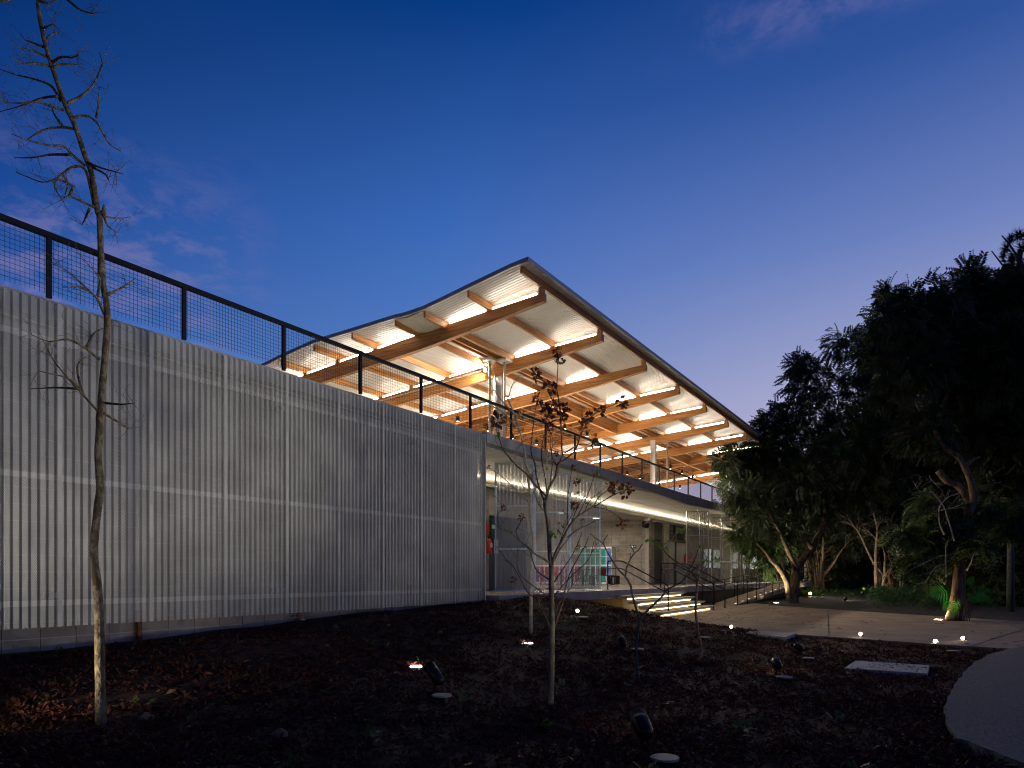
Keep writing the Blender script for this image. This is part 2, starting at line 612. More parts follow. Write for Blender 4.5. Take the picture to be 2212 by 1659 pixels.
def perforated(name, openf, base, rough=0.42, metal=0.75, pitch=0.0125):
    """perforated steel: staggered round holes in the sheet's own plane"""
    m = bpy.data.materials.new(name)
    m.use_nodes = True
    t = m.node_tree
    b = t.nodes['Principled BSDF']
    b.inputs['Roughness'].default_value = rough
    b.inputs['Metallic'].default_value = metal
    g = t.nodes.new('ShaderNodeNewGeometry')
    nn = t.nodes.new('ShaderNodeTexNoise')
    nn.inputs['Scale'].default_value = 1.6
    nn.inputs['Detail'].default_value = 5
    t.links.new(g.outputs['Position'], nn.inputs['Vector'])
    c = mixc(t, maprange(t, nn.outputs[0], 0.35, 0.68), tuple(x * 0.85 for x in base) + (1,), tuple(min(1, x * 1.12) for x in base) + (1,))
    t.links.new(c, b.inputs['Base Color'])
    tc = t.nodes.new('ShaderNodeTexCoord')
    sp = t.nodes.new('ShaderNodeSeparateXYZ')
    t.links.new(tc.outputs['Object'], sp.inputs[0])
    u = smath(t, 'ADD', sp.outputs['X'], sp.outputs['Z'])
    w = smath(t, 'SUBTRACT', sp.outputs['X'], sp.outputs['Z'])
    k = 1.0 / pitch
    fu = smath(t, 'SUBTRACT', smath(t, 'FRACT', smath(t, 'ADD', smath(t, 'MULTIPLY', u, k / 1.4142), 400)), 0.5)
    fw = smath(t, 'SUBTRACT', smath(t, 'FRACT', smath(t, 'ADD', smath(t, 'MULTIPLY', w, k / 1.4142), 400)), 0.5)
    d2 = smath(t, 'ADD', smath(t, 'MULTIPLY', fu, fu), smath(t, 'MULTIPLY', fw, fw))
    hole = smath(t, 'LESS_THAN', d2, openf / math.pi)
    tr = t.nodes.new('ShaderNodeBsdfTransparent')
    mx = t.nodes.new('ShaderNodeMixShader')
    t.links.new(hole, mx.inputs[0])
    t.links.new(b.outputs[0], mx.inputs[1])
    t.links.new(tr.outputs[0], mx.inputs[2])
    t.links.new(mx.outputs[0], t.nodes['Material Output'].inputs[0])
    return m


M_perf = perforated('perforated_galvanised_sheet', 0.42, (0.50, 0.505, 0.45), 0.40, 0.35)
M_perfdark = perforated('perforated_dark_sheet', 0.50, (0.15, 0.145, 0.13), 0.5, 0.3)
M_perfdoor = perforated('perforated_door_sheet', 0.45, (0.34, 0.35, 0.36), 0.42, 0.6)

LED_W = (1.0, 0.86, 0.68)
M_led = emat('roof_led', (1.0, 0.88, 0.74), 24.0)
M_cove = emat('cove_led', (1.0, 0.84, 0.60), 14.0)
M_stairled = emat('stair_led', (1.0, 0.78, 0.42), 15.0)
M_lens = emat('lamp_lens', (1.0, 0.86, 0.62), 40.0)
M_lensw = emat('uplight_lens', (1.0, 0.80, 0.55), 55.0)
M_lensoff = pmat('dark_lens', (0.02, 0.02, 0.02), rough=0.1, spec=0.5)
M_lensd = emat('ceiling_spot_lens', (1.0, 0.92, 0.8), 6.0)
M_rampled = emat('ramp_marker_led', (1.0, 0.85, 0.6), 2.0)
M_exitglow = emat('exit_sign_print', (0.75, 0.9, 0.8), 0.7)


def lamp(parent, kind, loc, energy, color, target=None, size=0.05, spot=70, blend=0.6, sizey=None):
    l = bpy.data.lights.new('lamp', kind)
    l.energy = energy
    l.color = color
    if kind == 'SPOT':
        l.spot_size = R(spot)
        l.spot_blend = blend
        l.shadow_soft_size = size
    elif kind == 'AREA':
        l.size = size
        if sizey:
            l.shape = 'RECTANGLE'
            l.size_y = sizey
    else:
        l.shadow_soft_size = size
    o = bpy.data.objects.new('lamp', l)
    C.objects.link(o)
    o.parent = parent
    off = world_off(parent) if parent else Vector((0, 0, 0))
    o.location = Vector(loc) - off
    if target is not None:
        o.rotation_euler = (Vector(target) - Vector(loc)).to_track_quat('-Z', 'Y').to_euler()
    return o


# ================================================================== GROUND
g = MB()
g.add([(-400, -400, -0.20), (600, -400, -0.20), (600, 600, -0.20), (-400, 600, -0.20)], [(0, 1, 2, 3)])
structure('ground', g, M_dirt)

g = MB()
xs = np.linspace(-3.5, 18.6, 150)
ys = np.linspace(-7.0, 9.3, 110)
for x in xs:
    for y in ys:
        g.v.append((x, y, ground_z(x, y)))
ny = len(ys)
for i in range(len(xs) - 1):
    for j in range(ny - 1):
        a = i * ny + j
        g.f.append((a, a + ny, a + ny + 1, a + 1))
structure('garden_soil', g, M_soil, True)

# paved plaza, cast in bays with joints between them
PL = [(18.5, 9.15), (17.2, 6.7), (16.7, 5.5), (15.72, 3.2), (14.67, -0.26), (14.45, -1.4), (13.7, -5), (12.4, -12)]
PR = [(34.0, 9.15), (32.0, 7.3), (29.2, 5.4), (26.6, 2.4), (23.3, -1.8), (22.2, -3.4), (20.8, -6), (18.6, -12)]
plaza = MB()
plaza.add([(x, y, 0.0) for x, y in PL] + [(x, y, 0.0) for x, y in PR] + [(x, y, -0.14) for x, y in PL] + [(x, y, -0.14) for x, y in PR],
          [(i, i + 1, 9 + i, 8 + i) for i in range(7)] + [(16 + i, 17 + i, i + 1, i) for i in range(7)] + [(8 + i, 9 + i, 25 + i, 24 + i) for i in range(7)])
plz = structure('plaza_pavement', plaza, M_pave)
jm = MB()
for a, b in (((15.9, 2.1), (27.0, 3.6)), ((14.75, -0.4), (22.9, -2.2)), ((16.6, 5.3), (30.0, 6.1))):
    a, b = Vector((a[0], a[1], 0.004)), Vector((b[0], b[1], 0.004))
    d = (b - a).normalized()
    n = Vector((-d.y, d.x, 0)) * 0.012
    jm.add([a - n, b - n, b + n, a + n], [(0, 1, 2, 3)])
part('pavement_joint', jm, pmat('joint_gap', (0.04, 0.033, 0.026)), plz)

# fallen leaves on the pavement
lv, lf = [], []
for i in range(420):
    t = rng.random()
    u = rng.random()
    k = t * 6.99
    i0 = int(k)
    a = np.array(PL[i0]) * (1 - (k - i0)) + np.array(PL[i0 + 1]) * (k - i0)
    b = np.array(PR[i0]) * (1 - (k - i0)) + np.array(PR[i0 + 1]) * (k - i0)
    p = a + (b - a) * u
    th = rng.random() * 6.28
    l = 0.03 + 0.05 * rng.random()
    w = l * 0.4
    c, s_ = math.cos(th), math.sin(th)
    o = len(lv)
    for dx, dy, dz in ((-l, 0, 0.003), (0, -w, 0.012), (l, 0, 0.006), (0, w, 0.014)):
        lv.append((p[0] + dx * c - dy * s_, p[1] + dx * s_ + dy * c, 0.004 + dz))
    lf.append((o, o + 1, o + 2, o + 3))
link('fallen_leaves', np_mesh('fallen_leaves', lv, lf, pmat('fallen_leaf', (0.05, 0.03, 0.015), (0.14, 0.09, 0.045), 6, 0.9)), kind='stuff')

# gravel path on the right with a soft curved border
gp = MB()
arc = [(15.6, -1.35), (14.6, -1.0), (13.4, -0.62), (12.0, -0.36), (10.3, -0.17), (9.0, -0.06), (7.7, -0.0), (6.9, -0.01), (6.3, -0.08), (5.8, -0.38), (5.0, -0.9), (4.0, -1.8), (2.5, -4)]
arc2 = []
for (x0, y0), (x1, y1) in zip(arc[:-1], arc[1:]):
    for q in range(6):
        u = q / 6
        arc2.append((x0 + (x1 - x0) * u + random.uniform(-0.012, 0.012), y0 + (y1 - y0) * u + random.uniform(-0.018, 0.018)))
arc = arc2 + [arc[-1]]
poly = arc + [(2.5, -12), (13.0, -12), (14.2, -6)]
gp.add([(x, y, 0.012) for x, y in poly] + [(x, y, -0.15) for x, y in poly],
       [tuple(range(len(poly)))[::-1]] + [(i, (i + 1) % len(poly), len(poly) + (i + 1) % len(poly), len(poly) + i) for i in range(len(poly))])
structure('gravel_path', gp, M_gravel)

# planting bed beyond the plaza
gb = MB()
bed = [(29.6, 5.3), (27.0, 2.3), (23.7, -1.9), (21.2, -6), (19, -12), (60, -12), (60, 7.0), (33, 7.0)]
gb.add([(x, y, -0.02) for x, y in bed], [tuple(range(len(bed)))])
structure('gravel_bed', gb, M_gravelbed)

# ================================================================== BUILDING
FLOOR = 0.80
TOPZ = CAMZ + 3.25
SOFZ = CAMZ + 2.97
bld = thing('concrete_building', 'long low concrete block building with lit cantilevered deck slab under the timber roof', 'building', (0, 9, 0))

BLK = MB()
BLK.box(0.005, 0.392, 0, 0.10, 0.005, 0.192)
blk_me = BLK.mesh('concrete_block', M_block)
BLKX = MB()
BLKX.box(0, 0.10, 0.005, 0.392, 0.005, 0.192)
blkx_me = BLKX.mesh('concrete_block', M_block)
BO = Vector(bld.location)

# base and rear wall behind the perforated screen
w = MB()
w.box(-3.2, 12.98, 9.205, 9.40, -0.3, TOPZ - 0.14)
wall1 = part('block_wall', w, M_mortar, bld)
s0 = atD(4.2, 1700, 9.19).x - 0.4 * 14
rest = MB()
for i in range(46):
    s = s0 + 0.4 * i
    if s < -3 or s > 12.6:
        continue
    for j in range(-2, 20):
        z = 0.508 + 0.2 * (j - 2)
        if z > 4.2:
            continue
        dy = random.uniform(-0.003, 0.003)
        if z < 1.3 and s > 0.6:
            link('concrete_block', blk_me, wall1, Vector((s, 9.19 + dy, z)) - BO)
        else:
            rest.box(s + 0.005, s + 0.392, 9.19 + dy, 9.25, z + 0.005, z + 0.192)
part('upper_block', rest, M_block, wall1, kind='stuff')

# deck slab, parapet edge and soffit
d = MB()
ss = [-3.2, 12.77, 12.79, 17, 22, 25, 27, 29, 31, 36, 45, 62]
hh = [0.24, 0.24, 0.24, 0.25, 0.28, 0.34, 0.40, 0.36, 0.30, 0.29, 0.29, 0.29]
prof = []
for s, h in zip(ss, hh):
    y0 = 8.93 if s < 12.78 else 8.80
    prof.append([(s, y0, TOPZ), (s, y0, TOPZ - h), (s, 8.94, TOPZ - h), (s, 9.02, SOFZ + 0.01), (s, 9.6, SOFZ + 0.12), (s, 8.98, TOPZ)])
for p in prof:
    d.v += p
for i in range(len(ss) - 1):
    for k in range(5):
        a = i * 6 + k
        d.f.append((a, a + 6, a + 7, a + 1))
    d.f.append((i * 6 + 5, i * 6 + 11, i * 6 + 6, i * 6))
d.f.append(tuple(range(6)))
part('parapet_edge', d, M_conc, bld)
d = MB()
d.box(-3.2, 62, 9.05, 26, SOFZ + 0.003, SOFZ + 0.16)
part('deck_slab', d, M_deck, bld)
# soffit: board-marked bands with joints
k = 0
s = 12.9
while s < 62:
    d = MB()
    d.box(s + 0.004, s + 2.396, 8.95 + 0.004, 10.58, SOFZ - 0.03, SOFZ)
    part('soffit_panel', d, M_soff, bld)
    d = MB()
    d.box(s + 0.004, s + 2.396, 10.588, 12.4, SOFZ - 0.034, SOFZ)
    part('soffit_panel', d, M_soff, bld)
    s += 2.4
# lower lobby ceiling with an upstand that hides the cove light
COVE = CAMZ + 2.70
COVEW = 75
d = MB()
d.box(13.0, 62, 11.82, 20.6, COVE, COVE + 0.05)
d.box(13.0, 62, 11.80, 11.86, COVE + 0.002, COVE + 0.085)
part('lobby_ceiling', d, M_conc, bld)
s = 13.1
while s < 61:
    d = MB()
    d.box(s, s + 2.95, 11.92, 11.97, COVE + 0.06, COVE + 0.075)
    cl = part('cove_light', d, M_cove, bld)
    lamp(cl, 'AREA', (s + 1.475, 11.80, COVE + 0.125), COVEW, (1.0, 0.83, 0.58), (s + 1.475, 9.0, COVE + 0.55), 2.9, sizey=0.05)
    s += 3.0

# facade wall of the corridor on the left, with door opening
wf = MB()
wf.box(13.0, 17.62, 12.06, 12.25, -0.2, COVE - 0.002)
wf.box(19.95, 20.4, 12.06, 12.25, -0.2, COVE - 0.002)
wf.box(17.62, 19.95, 12.06, 12.25, FLOOR + 2.35, COVE - 0.002)
wallf = part('facade_wall', wf, M_mortar, bld)
for i in range(12):
    for j in range(16):
        sx, z = 12.82 + 0.4 * i, FLOOR + 0.004 + 0.2 * j
        if z > COVE - 0.2:
            continue
        if i >= 6 and sx < 17.25:
            link('concrete_block', blk_me, wallf, Vector((sx, 12.04 + random.uniform(-0.003, 0.003), z)) - BO)
# dark steel double door with a white notice
dd = MB()
dd.box(17.64, 19.93, 12.12, 12.17, FLOOR + 0.01, FLOOR + 2.34)
door = part('door', dd, pmat('slate_door', (0.045, 0.05, 0.055), rough=0.5), bld, label='dark slate double door with white notice')
dd = MB()
dd.box(18.0, 18.22, 12.105, 12.115, FLOOR + 1.15, FLOOR + 1.6)
part('notice', dd, M_paper, door)

# lobby: side wall, back wall, end wall with blocks
d = MB()
d.box(20.2, 20.4, 12.255, 20.6, FLOOR - 0.3, COVE - 0.002)
part('lobby_side_wall', d, M_conc, bld)
d = MB()
d.box(20.4, 32.2, 20.4, 20.6, FLOOR - 0.3, COVE - 0.002)
part('lobby_back_wall', d, M_conc, bld)
d = MB()
d.box(31.96, 32.15, 12.3, 20.4, FLOOR - 0.2, COVE - 0.002)
wallE = part('lobby_end_wall', d, M_mortar, bld)
rest = MB()
for i in range(21):
    for j in range(16):
        D, z = 12.31 + 0.4 * i, FLOOR + 0.004 + 0.2 * j
        if z + 0.2 > COVE or D > 20.1:
            continue
        dx = random.uniform(-0.003, 0.003)
        if i < 13:
            link('concrete_block', blkx_me, wallE, Vector((31.94 + dx, D, z)) - BO)
        else:
            rest.box(31.94 + dx, 32.0, D + 0.005, D + 0.392, z + 0.005, z + 0.192)
part('far_block', rest, M_block, wallE, kind='stuff')

# facade on the right: piers, doors, lit windows
FD = 12.30


def onf(xsrc):
    return atD(xsrc, 1650, FD).x


wr = MB()
DOOR0, DOOR1 = onf(1917), onf(1945.5)
PIER1 = onf(1961)
GL1 = onf(2013)
wins = [(onf(2063), onf(2119)), (onf(2142), onf(2170)), (onf(2176), onf(2192)), (onf(2196), onf(2228))]
WZ0, WZ1 = CAMZ + 0.40, CAMZ + 1.66
for a_, b_ in ((31.93, DOOR0), (DOOR1, PIER1)):
    pr = MB()
    pr.box(a_, b_, FD + 0.02, FD + 0.2, 0, COVE - 0.003)
    part('facade_pier', pr, M_mortar, bld)
last = GL1
for a, b in wins:
    wr.box(last, a, FD + 0.02, FD + 0.2, 0, COVE - 0.003)
    wr.box(a, b, FD + 0.02, FD + 0.2, 0, WZ0)
    wr.box(a, b, FD + 0.02, FD + 0.2, WZ1, COVE - 0.003)
    last = b
wr.box(last, 62, FD + 0.02, FD + 0.2, 0, COVE - 0.003)
wallr = part('facade_wall', wr, M_mortar, bld)
rest = MB()


def blockrun(a, b, z0, z1, stuff):
    sx = a
    while sx < b - 0.05:
        e = min(sx + 0.392, b)
        z = FLOOR + 0.004
        while z < z1 - 0.05:
            if z > z0 - 0.1:
                dy = random.uniform(-0.003, 0.003)
                stuff.box(sx + 0.005, e, FD + dy, FD + 0.05, max(z, z0) + 0.005, min(z + 0.195, z1))
            z += 0.2
        sx += 0.4


blockrun(31.95, DOOR0, FLOOR, COVE, rest)
blockrun(DOOR1, PIER1, FLOOR, COVE, rest)
last = GL1
for a, b in wins:
    blockrun(last, a, FLOOR, COVE, rest)
    blockrun(a, b, FLOOR, WZ0, rest)
    blockrun(a, b, WZ1, COVE, rest)
    last = b
blockrun(last, 61.9, FLOOR, COVE, rest)
part('facade_block', rest, M_block, wallr, kind='stuff')
d = MB()
d.box(DOOR0 + 0.03, DOOR1 - 0.03, FD + 0.09, FD + 0.13, FLOOR + 0.01, FLOOR + 2.2)
dr = part('door', d, M_doord, bld, label='dark timber door beside the block wall corner')
d = MB()
d.box(DOOR0 + 0.03, DOOR1 - 0.03, FD + 0.09, FD + 0.13, FLOOR + 2.25, COVE - 0.02)
part('transom_panel', d, M_doord, bld)
d = MB()
d.box(DOOR0 + (DOOR1 - DOOR0) * 0.62, DOOR0 + (DOOR1 - DOOR0) * 0.80, FD + 0.04, FD + 0.09, FLOOR + 1.0, FLOOR + 1.03)
part('handle', d, M_chrome, dr)
# glazed grey doors under a dark transom
mid = PIER1 + (GL1 - PIER1) * 0.40
d = MB()
d.box(PIER1 + 0.03, mid - 0.06, FD + 0.09, FD + 0.13, FLOOR + 0.01, FLOOR + 2.25)
dr = part('door', d, M_greydoor, bld, label='pale grey steel door left of the dark mullion')
d = MB()
d.box(mid - 0.40, mid - 0.16, FD + 0.04, FD + 0.09, FLOOR + 1.0, FLOOR + 1.03)
part('handle', d, M_chrome, dr)
d = MB()
d.box(mid + 0.06, GL1 - 0.03, FD + 0.09, FD + 0.13, FLOOR + 0.01, FLOOR + 2.25)
part('door', d, M_greydoor, bld, label='pale grey steel door right of the dark mullion')
d = MB()
d.box(mid - 0.06, mid + 0.06, FD + 0.03, FD + 0.15, FLOOR, COVE - 0.01)
d.box(PIER1, GL1, FD + 0.05, FD + 0.15, FLOOR + 2.255, FLOOR + 2.38)
part('door_frame', d, M_alu, bld)
d = MB()
d.box(PIER1 + 0.01, GL1 - 0.01, FD + 0.10, FD + 0.12, FLOOR + 2.385, COVE - 0.01)
part('transom_glass', d, M_glassd, bld)


def curtain_mat():
    m = bpy.data.materials.new('lit_curtains')
    m.use_nodes = True
    t = m.node_tree
    t.nodes.clear()
    o = t.nodes.new('ShaderNodeOutputMaterial')
    e = t.nodes.new('ShaderNodeEmission')
    g = t.nodes.new('ShaderNodeNewGeometry')
    mp = t.nodes.new('ShaderNodeMapping')
    mp.inputs['Scale'].default_value = (7, 1, 0.35)
    n = t.nodes.new('ShaderNodeTexNoise')
    n.inputs['Scale'].default_value = 1.4
    n.inputs['Detail'].default_value = 4
    t.links.new(g.outputs['Position'], mp.inputs[0])
    t.links.new(mp.outputs[0], n.inputs['Vector'])
    r = ramp(t, [(0.3, (0.30, 0.33, 0.30, 1)), (0.55, (0.62, 0.66, 0.60, 1)), (0.75, (0.85, 0.88, 0.80, 1))], n.outputs[0])
    t.links.new(r.outputs[0], e.inputs[0])
    e.inputs[1].default_value = 0.85
    t.links.new(e.outputs[0], o.inputs[0])
    return m


M_curtain = curtain_mat()
for a, b in wins:
    fr = MB()
    for x0, x1, z0, z1 in ((a, b, WZ0, WZ0 + 0.05), (a, b, WZ1 - 0.05, WZ1), (a, a + 0.05, WZ0 + 0.05, WZ1 - 0.05), (b - 0.05, b, WZ0 + 0.05, WZ1 - 0.05), (a + 0.05, b - 0.05, WZ0 + 0.42, WZ0 + 0.47)):
        fr.box(x0, x1, FD + 0.06, FD + 0.12, z0, z1)
    nm = max(1, int((b - a) / 2.0))
    for q in range(1, nm):
        xx = a + (b - a) * q / nm
        fr.box(xx - 0.025, xx + 0.025, FD + 0.062, FD + 0.118, WZ0 + 0.05, WZ1 - 0.05)
    wn = part('window', fr, M_alu, bld)
    cu = MB()
    xx = a + 0.05
    q = 0
    while xx < b - 0.06:                                   # pleated blind behind the glass
        x2 = min(xx + 0.06, b - 0.05)
        ya, yb = (FD + 0.16, FD + 0.185) if q % 2 == 0 else (FD + 0.185, FD + 0.16)
        cu.add([(xx, ya, WZ0 + 0.05), (x2, yb, WZ0 + 0.05), (x2, yb, WZ1 - 0.05), (xx, ya, WZ1 - 0.05)], [(0, 1, 2, 3)])
        xx = x2
        q += 1
    part('curtain', cu, M_curtain, wn)

# platform floor
pf = MB()
pf.prism([(12.98, 8.60), (26.3, 8.60), (27.2, 8.95), (62, 8.95), (62, 12.28), (31.94, 12.28), (31.94, 20.4), (20.4, 20.4), (20.4, 12.02), (12.98, 12.02)], 'z', FLOOR - 0.24, FLOOR)
part('platform_floor', pf, M_floor, bld)
d = MB()
d.box(13.3, 62, 9.25, 9.40, -0.2, FLOOR - 0.242)
part('platform_base_wall', d, M_plaster, bld)
# lobby lighting: flush downlights in the lobby ceiling
for (s, D) in ((22.5, 14.0), (26.0, 14.0), (29.5, 14.0), (22.5, 17.5), (26.0, 17.5), (29.5, 17.5)):
    d = MB()
    d.lathe([(0.16, 0), (0.16, 0.02)], 16, (s, D, COVE - 0.022))
    dl = part('downlight', d, M_lensd, bld)
    lamp(dl, 'AREA', (s, D, COVE - 0.04), 75, (1.0, 0.84, 0.66), (s, D, 0), 0.5)

# ================================================================== PERFORATED SCREEN
SZ0, SZ1 = 0.66, TOPZ - 0.055
scr = thing('perforated_screen', 'long galvanised perforated corrugated steel screen along the block wall', 'metal screen', (0, 8.85, 0))


def corrugated(width, z0, z1, pitch, amp, flat=0.07):
    """trapezoid corrugation across x with a flat lap at the left edge"""
    xs = [0.0, flat]
    ys = [-0.004, -0.004]
    x = flat
    while x < width - pitch * 0.6:
        for dx, y in ((0.18, amp), (0.5, amp), (0.68, 0.0), (1.0, 0.0)):
            xs.append(min(width, x + dx * pitch))
            ys.append(y)
        x += pitch
    xs.append(width + 0.004)
    ys.append(0)
    m = MB()
    for x, y in zip(xs, ys):
        m.v.append((x, y, z0))
        m.v.append((x, y, z1))
    for i in range(len(xs) - 1):
        m.f.append((2 * i, 2 * i + 2, 2 * i + 3, 2 * i + 1))
    return m


sheet_me = corrugated(1.1, SZ0, SZ1, 0.0905, 0.036, 0.05).mesh('screen_panel', M_perf)
x = 3.91 - 1.1 * 6
while x < 12.6:
    link('screen_panel', sheet_me, scr, (x, -0.015, 0))
    p = MB()
    p.box(x + 0.004, x + 0.052, 8.8225, 8.8275, SZ0, SZ1)
    part('lap_strip', p, M_lap, scr)
    x += 1.1
for H in (-0.33, 1.15, 2.76):
    r = MB()
    r.box(-2.69, 12.72, 8.885, 8.925, CAMZ + H - 0.033, CAMZ + H + 0.033)
    rail = part('rail', r, M_railsteel, scr)
    b = MB()
    x = -2.3
    while x < 12.6:
        b.lathe([(0.008, 0), (0.008, 0.012)], 6, (x, 8.826, CAMZ + H), (0, -1, 0))
        x += 0.55
    part('screw', b, M_galv, rail, kind='stuff')
p = MB()
p.box(12.712, 12.752, 8.80, 8.93, SZ0, SZ1)
part('edge_trim', p, M_galv, scr)
p = MB()
for x in (3.95, 7.25, 10.55):
    p.box(x - 0.03, x + 0.03, 8.93, 9.19, 1.0, 1.06)
    p.box(x - 0.03, x + 0.03, 8.93, 9.19, 3.9, 3.96)
part('standoff', p, M_galv, scr)

# far perforated wing of the building at the right
sc2 = thing('perforated_screen', 'far pale perforated screen wall behind the leaning tree beside the ramp', 'metal screen', (53, 8.6, 0))
sheet2 = corrugated(2.2, FLOOR, SOFZ - 0.02, 0.2, 0.05).mesh('screen_panel', M_perf)
for i in range(9):
    link('screen_panel', sheet2, sc2, (i * 2.2, 0, 0))
for z in (FLOOR + 0.1, 2.5):
    p = MB()
    p.box(53, 72.8, 8.66, 8.70, z, z + 0.06)
    part('rail', p, M_galv, sc2)

# ================================================================== PIVOTING PERFORATED PANELS
pivots = [(1112, 17.5, 'first', 0), (1194, 19.3, 'second', 0), (1261, 21.0, 'third', 0),
          (1507, 30.7, 'A', 1), (1534, 32.4, 'B', 1), (1558, 34.1, 'C', 1), (1580, 35.8, 'D', 1), (1600, 37.5, 'E', 1)]
plabels = ['tall bluish perforated pivot panel nearest the end of the long screen',
           'tall bluish perforated pivot panel between two others, behind the dry-leaved tree',
           'tall bluish perforated pivot panel standing in front of the teal lockers',
           'tall grey perforated pivot panel just right of the grey double doors',
           'second tall grey perforated pivot panel right of the grey doors, before the first lit window',
           'third tall grey perforated pivot panel right of the doors, between two lit windows',
           'fourth tall grey perforated pivot panel right of the doors, beside the drooping tree leaves',
           'last visible tall grey perforated pivot panel, half behind the drooping tree']
PW = 1.03


def pivot_panel(xd, Z, label, right):
    c = at(xd * 1.35624, 1684, Z)
    o = thing('pivot_panel', label, 'screen panel', (c.x, c.y, FLOOR), 'pivoting perforated panels along the platform')
    ang = math.atan2(-CA, SA) + R(4 if right else -3)
    o.rotation_euler = (0, 0, ang)
    mf = M_frameD if right else M_metalblue
    h0, h1 = 0.05, SOFZ - FLOOR - 0.09
    names = {'stile': [(-PW / 2, -PW / 2 + 0.04, h0, h1), (PW / 2 - 0.04, PW / 2, h0, h1)],
             'crossbar': [(-PW / 2 + 0.04, PW / 2 - 0.04, h0, h0 + 0.04), (-PW / 2 + 0.04, PW / 2 - 0.04, h1 - 0.04, h1),
                          (-PW / 2 + 0.04, PW / 2 - 0.04, h0 + (h1 - h0) * 0.33 - 0.02, h0 + (h1 - h0) * 0.33 + 0.02),
                          (-PW / 2 + 0.04, PW / 2 - 0.04, h0 + (h1 - h0) * 0.665 - 0.02, h0 + (h1 - h0) * 0.665 + 0.02)]}
    for nm, bs in names.items():
        for x0, x1, z0, z1 in bs:
            m = MB()
            m.box(x0, x1, -0.025, 0.02, z0, z1)
            link(nm, m.mesh(nm, mf), o)
    m = corrugated(PW - 0.06, h0 + 0.02, h1 - 0.02, 0.0985, 0.03, 0.03)
    m.v = [(x - PW / 2 + 0.03, y + 0.024, z) for x, y, z in m.v]
    link('sheet', m.mesh('sheet', M_perfdark if right else M_perfdoor), o)
    m = MB()
    m.lathe([(0.02, 0), (0.02, 0.052)], 8, (0, 0, 0))
    m.lathe([(0.02, 0), (0.02, 0.085)], 8, (0, 0, h1))
    link('pivot_pin', m.mesh('pivot_pin', M_galv), o)
    return o


for (xd, Z, _, rt), lb in zip(pivots, plabels):
    pivot_panel(xd, Z, lb, rt)

# ================================================================== GUARD RAIL ON THE DECK EDGE
RT = CAMZ + 4.02
gr = thing('guard_rail', 'black steel guard rail with square wire mesh along the deck edge', 'railing', (0, 8.89, TOPZ))
m = MB()
m.box(0.3, 52, 8.86, 8.92, RT - 0.06, RT)
part('handrail', m, M_black, gr)
m = MB()
m.box(27.4, 52, 8.875, 8.905, TOPZ + 0.015, TOPZ + 0.045)
part('bottom_rail', m, M_black, gr)
pm = MB()
pm.box(-0.027, 0.027, -0.02, 0.02, 0.002, RT - TOPZ - 0.06)
post_me = pm.mesh('post', M_black)
wm = MB()
n = 34
for i in range(1, n):
    xx = 1.684 * i / n
    wm.bar((xx, 0, 0.045), (xx, 0, RT - TOPZ - 0.06), 0.0035, 0.0035)
for j in range(1, 12):
    zz = 0.045 + (RT - TOPZ - 0.105) * j / 12
    wm.bar((0.03, 0.004, zz), (1.65, 0.004, zz), 0.0035, 0.0035)
mesh_me = wm.mesh('wire_mesh', M_black)
k = -2
while 3.853 + 1.684 * k < 51:
    s = 3.853 + 1.684 * k
    link('post', post_me, gr, (s, 0, 0))
    link('wire_mesh', mesh_me, gr, (s, 0, 0))
    k += 1

# ================================================================== TIMBER ROOF
RD = [7.29, 7.68, 8.80, 9.5, 10.05, 10.4, 10.65, 10.95, 12.38, 13.71, 15.0, 15.49, 17.4, 19.4, 22.5]
RH = [6.49, 6.455, 6.275, 6.155, 6.07, 6.045, 6.035, 6.045, 6.0, 5.965, 5.805, 5.72, 5.5, 5.27, 4.9]


def roofz(D, s=20):
    return CAMZ + interp(D, RD, RH)


BT = ([7.42, 9.2, 11, 12.6, 13.7, 15, 17, 20], [6.17, 6.055, 5.925, 5.79, 5.70, 5.58, 5.38, 5.05])
BB = ([7.42, 9.2, 10.6, 11.6, 13.7, 17, 20], [5.99, 5.745, 5.58, 5.50, 5.325, 5.02, 4.7])
beamtop = lambda D: CAMZ + interp(D, *BT)
beambot = lambda D: CAMZ + interp(D, *BB)
roof = thing('timber_roof', 'large floating roof of curved timber beams and white steel sheets glowing from within', 'roof', (26, 10.6, SOFZ + 0.16))
SB0, BAY, NB = 13.03, 3.0, 10
S0, S1 = 12.08, 41.2


def roof_sheet(s0, s1):
    m = MB()
    Ds = [7.29, 7.68, 8.2, 8.8, 9.4, 10.05] + [10.4, 10.65, 10.95] + list(np.linspace(11.4, 22, 14))
    nrib = 10
    cols = []
    wd = (s1 - s0 - 0.008) / nrib
    for i in range(nrib):
        a = s0 + 0.004 + i * wd
        cols += [(a, 0.0), (a + wd * 0.62, 0.0), (a + wd * 0.72, 0.010), (a + wd * 0.90, 0.010)]
    cols.append((s1 - 0.004, 0.0))
    nc = len(cols)
    for D in Ds:
        for (s, dz) in cols:
            m.v.append((s, D, roofz(D, s) + dz))
    for i in range(len(Ds) - 1):
        for j in range(nc - 1):
            a = i * nc + j
            m.f.append((a, a + nc, a + nc + 1, a + 1))
    o = len(m.v)
    for D in Ds:                                             # upper skin
        for s in (s0 + 0.004, s1 - 0.004):
            m.v.append((s, D, roofz(D, s) + 0.06))
    for i in range(len(Ds) - 1):
        a = o + i * 2
        m.f.append((a, a + 1, a + 3, a + 2))
    return m


part('roof_sheet', roof_sheet(S0, 13.05), M_roof, roof)
rs = roof_sheet(13.05, 14.05)
ro = Vector(roof.location)
rs.v = [(x - ro.x, y - ro.y, z - ro.z) for x, y, z in rs.v]
rs_me = rs.mesh('roof_sheet', M_roof)
for i in range(28):
    link('roof_sheet', rs_me, roof, (float(i), 0, 0))
